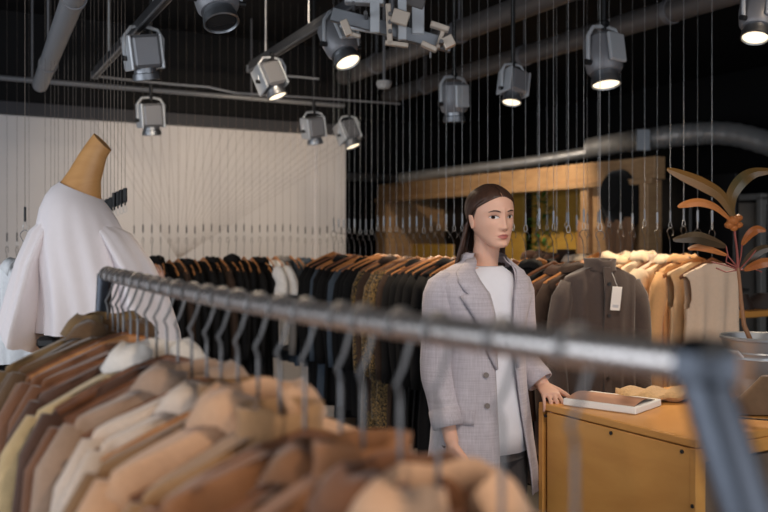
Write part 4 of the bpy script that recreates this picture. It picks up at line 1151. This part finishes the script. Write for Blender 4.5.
for sg in (-1, 1):
    sheet = []
    NJ = 44
    for j in range(NJ + 1):
        t = j / NJ
        st = math.radians(lerp(40, 128, t ** .9))        # parting position, elevation from front horizontally
        d0 = Vector((sg * .012, -math.cos(st), math.sin(st))).normalized()
        az = math.radians(lerp(88, 180, t ** .8))        # where strand passes ear height, 0 = front
        if t < .12: az = math.radians(lerp(97, 104, t / .12))
        else: az = max(az, math.radians(104))
        d1 = Vector((sg * math.sin(az), -math.cos(az), -.10 if t > .06 else .04)).normalized()
        pts = []
        th = math.acos(max(-1, min(1, d0.dot(d1))))
        for i in range(17):
            s = i / 16; dd = (d0 * math.sin((1 - s) * th) + d1 * math.sin(s * th)) / math.sin(th)
            # front strands sweep along the hairline
            sag = Vector((0, -1, -.1)) * .17 * math.sin(PI * s) * max(0, 1 - t * 5)
            dd = (dd + sag).normalized()
            eg = min(1, t * 5); rg = .982 + .018 * eg + (.012 * math.sin(j * 1.9) * s + .03 * math.sin(PI * s)) * eg
            p = sph(dd, rg)
            if i == 0: p.z -= .0025
            pts.append(HM @ p)
        # falling part behind the neck, down the back
        e = HM @ sph(d1, 1.0); loc = HC
        back = bf(0, .085, 0)
        for i in range(1, 15):
            s = i / 14
            tgt = Vector((HC.x, HC.y, 0)) + (Matrix.Rotation(HY, 3, 'Z') @ Vector((sg * math.sin(az) * (.106 if sg < 0 else .076), (.035 + (-math.cos(az)) * .07), 0)))
            tgt2 = Vector((-.014 + sg * .136 * math.sin(az), .075 - math.cos(az) * .05, 0))
            q = e.lerp(Vector((tgt.x, tgt.y, 0)), min(1, s * 2.5)); 
            if s > .4: q = Vector((tgt.x, tgt.y, 0)).lerp(tgt2, (s - .4) / .6)
            zz = e.z - .34 * s - .02 * math.sin(j * .7) * s
            wob = .0025 * math.sin(j * 1.9 + s * 3)
            pts.append(Vector((q.x + wob, q.y + wob, zz)))
        sheet.append(pts)
    hr.rings(sheet, closed=False)
hair = hr.build('hair', hairm, woman, ang=3)
sd = hair.modifiers.new('t', 'SOLIDIFY'); sd.thickness = .004; sd.offset = -.8
# white top
tee = fabric('white_tee', rgb(232, 230, 236), .85, 60, .03, .12, .1)
def torso_loft(rows, a0, a1, name, mat, parent, N=72, fold=.0, thick=0, seed=0, closed=False, fold_n=9):
    """rows: z, w, d, shift x, shift y, open start, open end (degrees, 90 = front); surface goes round the back"""
    rs = []
    for (z, w, d, sx, sy, o0, o1) in rows:
        r = []
        for k in range(N + (0 if closed else 1)):
            if closed: a = 2 * PI * k / N
            else: a = math.radians(lerp(o1, 360 + o0, k / N))
            f = 1 + fold * math.sin(fold_n * a + seed + 2.5 * z) * max(0, min(1, (1.42 - z) * 2))
            f += fold * .5 * math.sin((2 * fold_n + 3) * a - seed) * max(0, min(1, (1.2 - z) * 2.5))
            ex = .85
            x = w * math.copysign(abs(math.cos(a)) ** ex, math.cos(a)) * f; y = -d * math.copysign(abs(math.sin(a)) ** ex, math.sin(a)) * f
            v = bf(x, y, z); r.append(v + Vector((sx, sy, 0)))
        rs.append(r)
    o = MB().rings(rs, closed=closed, cap0=False, cap1=False).build(name, mat, parent, ang=3)
    if thick: s_ = o.modifiers.new('t', 'SOLIDIFY'); s_.thickness = thick; s_.offset = 1
    return o
torso_loft([(z, w, d, sx, sy, 0, 0) for z, w, d, sx, sy in ((.828, .155, .122, .01, 0), (.9, .16, .122, .008, 0), (1.0, .155, .112, .005, 0), (1.1, .145, .1, 0, 0), (1.2, .15, .103, 0, 0), (1.3, .162, .11, 0, 0), (1.37, .16, .1, 0, .004), (1.41, .13, .082, .004, .008), (1.435, .09, .068, .01, .013), (1.447, .066, .058, .014, .02), (1.452, .060, .054, .015, .022))], 0, 0, 'white_top', tee, woman, closed=True, fold=.012, thick=.003)
# trousers
trm = fabric('dark_grey_trousers', rgb(66, 60, 60), .85)
tr = MB()
rs = []
for z, w, d in ((.99, .14, .1), (.93, .172, .118), (.86, .178, .125), (.80, .175, .12)):
    rs.append([bf(w * math.cos(a * PI / 16), d * math.sin(a * PI / 16), z) for a in range(32)])
tr.rings(rs)
for sx in (-1, 1):
    tr.tube([bf(sx * .088, .0, .86), bf(sx * .09, 0, .7), bf(sx * .092, -.005, .48), bf(sx * .092, .01, .25), bf(sx * .092, .015, .06)], [.094, .09, .078, .074, .076], 20)
tr.build('trousers', trm, woman)
for sx in (-1, 1):
    m = MB(); rs = []
    for t, w, h in ((0, .03, .05), (.1, .038, .07), (.35, .04, .07), (.6, .045, .05), (.85, .044, .035), (1, .02, .015)):
        y = .06 - .26 * t
        rs.append([bf(sx * .095 + w * math.cos(a * PI / 8), y, max(0, h / 2 + h / 2 * math.sin(a * PI / 8))) for a in range(16)])
    m.rings(rs).build('shoe', plain('black_shoe%d' % sx, rgb(26, 24, 24), .4), woman)

# blazer
bz, nt, b = new_mat('grey_linen_blazer')
tc = nt.nodes.new('ShaderNodeTexCoord')
def wnoise(sc, detail=3):
    mpn = nt.nodes.new('ShaderNodeMapping'); mpn.inputs['Scale'].default_value = sc
    n_ = nt.nodes.new('ShaderNodeTexNoise'); n_.inputs['Scale'].default_value = 1; n_.inputs['Detail'].default_value = detail
    nt.links.new(tc.outputs['Object'], mpn.inputs['Vector']); nt.links.new(mpn.outputs['Vector'], n_.inputs['Vector']); return n_.outputs['Fac']
v1 = wnoise((260, 260, 9)); v2 = wnoise((9, 9, 300)); v3 = wnoise((14, 14, 10))
ad = nt.nodes.new('ShaderNodeMath'); ad.operation = 'ADD'; nt.links.new(v1, ad.inputs[0]); nt.links.new(v2, ad.inputs[1])
ad2 = nt.nodes.new('ShaderNodeMath'); ad2.operation = 'MULTIPLY_ADD'; nt.links.new(v3, ad2.inputs[0]); ad2.inputs[1].default_value = .5; nt.links.new(ad.outputs[0], ad2.inputs[2])
cr = nt.nodes.new('ShaderNodeValToRGB'); cr.color_ramp.elements[0].position = .9; cr.color_ramp.elements[1].position = 1.55 if False else 1.0
mr = nt.nodes.new('ShaderNodeMapRange'); mr.inputs['From Min'].default_value = .95; mr.inputs['From Max'].default_value = 1.6
nt.links.new(ad2.outputs[0], mr.inputs['Value'])
cr.color_ramp.elements[0].position = 0; cr.color_ramp.elements[1].position = 1
cr.color_ramp.elements[0].color = rgb(172, 163, 168); cr.color_ramp.elements[1].color = rgb(196, 188, 194)
nt.links.new(mr.outputs['Result'], cr.inputs['Fac']); nt.links.new(cr.outputs['Color'], b.inputs['Base Color'])
bp = nt.nodes.new('ShaderNodeBump'); bp.inputs['Strength'].default_value = .2; bp.inputs['Distance'].default_value = .002
nt.links.new(ad2.outputs[0], bp.inputs['Height']); nt.links.new(bp.outputs['Normal'], b.inputs['Normal'])
setp(b, Roughness=.9, Sheen_Weight=.15, Specular_IOR_Level=.2)
opn = [(.68, 60, 99), (.83, 65, 98), (1.0, 70, 99), (1.12, 74, 100), (1.27, 80, 101), (1.36, 79, 104), (1.42, 69, 114), (1.455, 46, 134), (1.49, 20, 158)]
rows = []
for z, w, d, sx, sy in ((.68, .198, .148, .004, 0), (.76, .196, .146, .003, 0), (.85, .18, .142, .002, 0), (.95, .168, .136, 0, 0), (1.05, .156, .128, 0, 0), (1.15, .152, .122, 0, 0), (1.22, .155, .122, 0, 0), (1.3, .168, .124, 0, 0), (1.35, .187, .12, 0, 0), (1.385, .192, .110, 0, .003), (1.41, .182, .1, 0, .006), (1.432, .15, .088, .003, .01), (1.452, .112, .076, .008, .016), (1.465, .082, .068, .012, .02), (1.475, .07, .062, .014, .024), (1.484, .066, .060, .015, .026)):
    o0, o1 = interp(opn, z); rows.append((z, w, d, sx, sy, o0, o1))
blazer = torso_loft(rows, 0, 0, 'blazer', bz, woman, 96, .018, .004, 1.3)
blazer['label'] = 'pale grey linen blazer'
def bz_pt(z, adeg, off=.006):
    tab = [(r[0], r[1], r[2], r[3], r[4]) for r in rows]
    w, d, sx, sy = interp(tab, z); a = math.radians(adeg)
    x = (w + off) * math.copysign(abs(math.cos(a)) ** .85, math.cos(a)); y = -(d + off) * math.copysign(abs(math.sin(a)) ** .85, math.sin(a))
    return bf(x, y, z) + Vector((sx, sy, 0))
# lapels and collar
def lapel(sg):
    rs = []
    zz = [1.12, 1.16, 1.2, 1.25, 1.30, 1.34, 1.365, 1.372, 1.385, 1.41, 1.44, 1.462, 1.482]
    wd = [2, 9, 15, 21, 27, 32, 35, 23, 25, 27, 28, 28, 26]
    for z, w in zip(zz, wd):
        o0, o1 = interp(opn, z); e = o1 if sg < 0 else o0; s = 1 if sg < 0 else -1
        r = []
        for k in range(7):
            t = k / 6
            r.append(bz_pt(z - .006 * t, e + s * (w * t - 1.5), .010 + .007 * math.sin(PI * t) * (1 if t < .95 else 0)))
        rs.append(r)
    o = MB().rings(rs, closed=False).build('lapel', bz, blazer, ang=3)
    s_ = o.modifiers.new('t', 'SOLIDIFY'); s_.thickness = .004; s_.offset = 0
lapel(-1); lapel(1)
rs = []
for dz, off in ((.0, .012), (.012, .006), (.016, .0), (.008, .014), (-.03, .024), (-.035, .018)):
    r = []
    for k in range(29):
        a = lerp(158, 382, k / 28); r.append(bz_pt(1.482, a, off - .003) + Vector((0, 0, dz + .004 * math.sin(PI * k / 28))))
    rs.append(r)
MB().rings(rs, closed=False).build('blazer_collar', bz, blazer, ang=3)
# pocket flap, buttons
m = MB(); rs = [[bz_pt(z, a, .008) for a in range(128, 166, 3)] for z in (.985, .975, .955, .937)]
m.rings(rs, closed=False); pf = m.build('pocket_flap', bz, blazer, ang=3); s_ = pf.modifiers.new('t', 'SOLIDIFY'); s_.thickness = .004
for z, a in ((1.1, 113), (1.0, 112)):
    c = bz_pt(z, a, .008); n_ = bf(math.cos(math.radians(a)), -math.sin(math.radians(a)), 0)
    MB().tube([c, c + n_ * .004], .009, 14).build('button', plain('horn_button', rgb(120, 108, 100), .4) if z > 1.05 else bpy.data.materials['horn_button'], blazer)
def sleeve(sh, el, wr, cuff_t, r0, r1, r2, seed, sd_=1):
    inn = bf(-sd_, 0, 0)
    pts = []; rr = []
    top = sh + Vector((0, 0, .012))
    path = [(top + inn * .05 + Vector((0, 0, .008)), r0 * .6), (top + inn * .02 + Vector((0, 0, .004)), r0 * .86), (top, r0 * .97)]
    for i in range(1, 10): t = i / 9; path.append((top.lerp(el, t) + Vector((0, 0, 0)), lerp(r0, r1, t) * (1 + .025 * math.sin(8 * t + seed))))
    for i in range(1, 9): t = cuff_t * i / 8; path.append((el.lerp(wr, t), lerp(r1, r2, i / 8) * (1 + .045 * math.sin(13 * t + seed) * (1 - t))))
    # soften elbow
    p = [q[0] for q in path]; r = [q[1] for q in path]
    for _ in range(2): p = [p[0]] + [(p[i - 1] + p[i] * 2 + p[i + 1]) / 4 for i in range(1, len(p) - 1)] + [p[-1]]
    o = MB().tube(p, r, 24, caps=False, round_end=False).build('blazer_sleeve', bz, blazer, ang=3)
    s_ = o.modifiers.new('t', 'SOLIDIFY'); s_.thickness = .004; s_.offset = 1
    d = (wr - el).normalized(); c1 = el.lerp(wr, cuff_t)
    cu = MB().tube([c1 - d * .06, c1 - d * .055, c1 - d * .02, c1 + d * .004], [r2 + .002, r2 + .007, r2 + .008, r2 + .006], 24, caps=False).build('rolled_cuff', bz, o, ang=3)
    s_ = cu.modifiers.new('t', 'SOLIDIFY'); s_.thickness = .005; s_.offset = 0
# shoulder cap tubes
sleeve(bf(-.158, .006, 1.375), ELR, WRR, .80, .060, .052, .046, 0, -1)
sleeve(bf(.158, .006, 1.375), ELL, WRL, .86, .062, .050, .041, 2)
# ------------------------------------------------------------- light and camera
for i, (c, a, lit, e, ang, bl_, col) in enumerate(spot_lights):
    ld_ = bpy.data.lights.new('spot', 'SPOT'); ld_.energy = e; ld_.spot_size = math.radians(ang); ld_.spot_blend = bl_; ld_.color = col; ld_.shadow_soft_size = .035
    lo = bpy.data.objects.new('spot_beam', ld_); C.objects.link(lo); lo.location = c + a * .03
    lo.rotation_euler = Vector((0, 0, -1)).rotation_difference(a).to_euler()
def area(name, loc, rot, sx, sy, e, col):
    l = bpy.data.lights.new(name, 'AREA'); l.shape = 'RECTANGLE'; l.size = sx; l.size_y = sy; l.energy = e; l.color = col
    o = bpy.data.objects.new(name, l); C.objects.link(o); o.location = loc; o.rotation_euler = rot; return o
area('daylight_left', (-2.95, 2.25, 1.6), (0, -PI / 2, 0), 2.1, 5.4, 105, (.86, .92, 1))
area('daylight_rear', (1.5, -1.95, 1.6), (PI / 2, 0, 0), 5.8, 2.1, 75, (.9, .94, 1))
# fill spots without fixtures, added to brighten rack, tops, booth, woman, wall and counter
def fill_lamp(loc, aim, e, ang, col=(1, .82, .62)):
    l = bpy.data.lights.new('fill_spot', 'SPOT'); l.energy = e; l.spot_size = math.radians(ang); l.spot_blend = .6; l.color = col; l.shadow_soft_size = .05
    o = bpy.data.objects.new('fill_spot', l); C.objects.link(o); o.location = loc
    d = Vector(aim) - Vector(loc); o.rotation_euler = Vector((0, 0, -1)).rotation_difference(d.normalized()).to_euler()
fill_lamp((.9, -.3, 2.9), (.35, 1.1, 1.2), 85, 70)
fill_lamp((3.0, 1.2, 2.9), (3.6, 3.4, 1.0), 42, 60, (1, .74, .5))
fill_lamp((4.4, 6.0, 2.95), (5.8, 7.2, 1.2), 120, 90)
fill_lamp((1.0, .7, 2.9), (1.85, 2.5, 1.3), 70, 45, (1, .9, .82))
fill_lamp((-.2, 2.6, 2.9), (1.4, 6.9, 1.3), 10, 60)
fill_lamp((1.6, 3.4, 2.9), (2.5, 6.9, 1.4), 46, 60)
fill_lamp((1.5, .5, 2.9), (2.4, 2.1, .95), 40, 50)
w = bpy.data.worlds.new('world'); bpy.context.scene.world = w; w.use_nodes = True
bg = w.node_tree.nodes['Background']; bg.inputs['Color'].default_value = (.75, .86, 1, 1); bg.inputs['Strength'].default_value = .35
cam = bpy.data.cameras.new('camera'); co = bpy.data.objects.new('camera', cam); C.objects.link(co)
co.location = (0, 0, H); co.rotation_euler = (PI / 2, 0, -math.radians(30))
cam.sensor_width = 36; cam.lens = F / 768 * 36; cam.shift_y = -(256 - Y0) / 768
cam.dof.use_dof = True; cam.dof.focus_distance = 3.1; cam.dof.aperture_fstop = 2.5; cam.clip_start = .02
bpy.context.scene.camera = co
sc = bpy.context.scene
sc.view_settings.view_transform = 'Standard'; sc.view_settings.look = 'None'; sc.view_settings.gamma = 1; sc.view_settings.exposure = 0
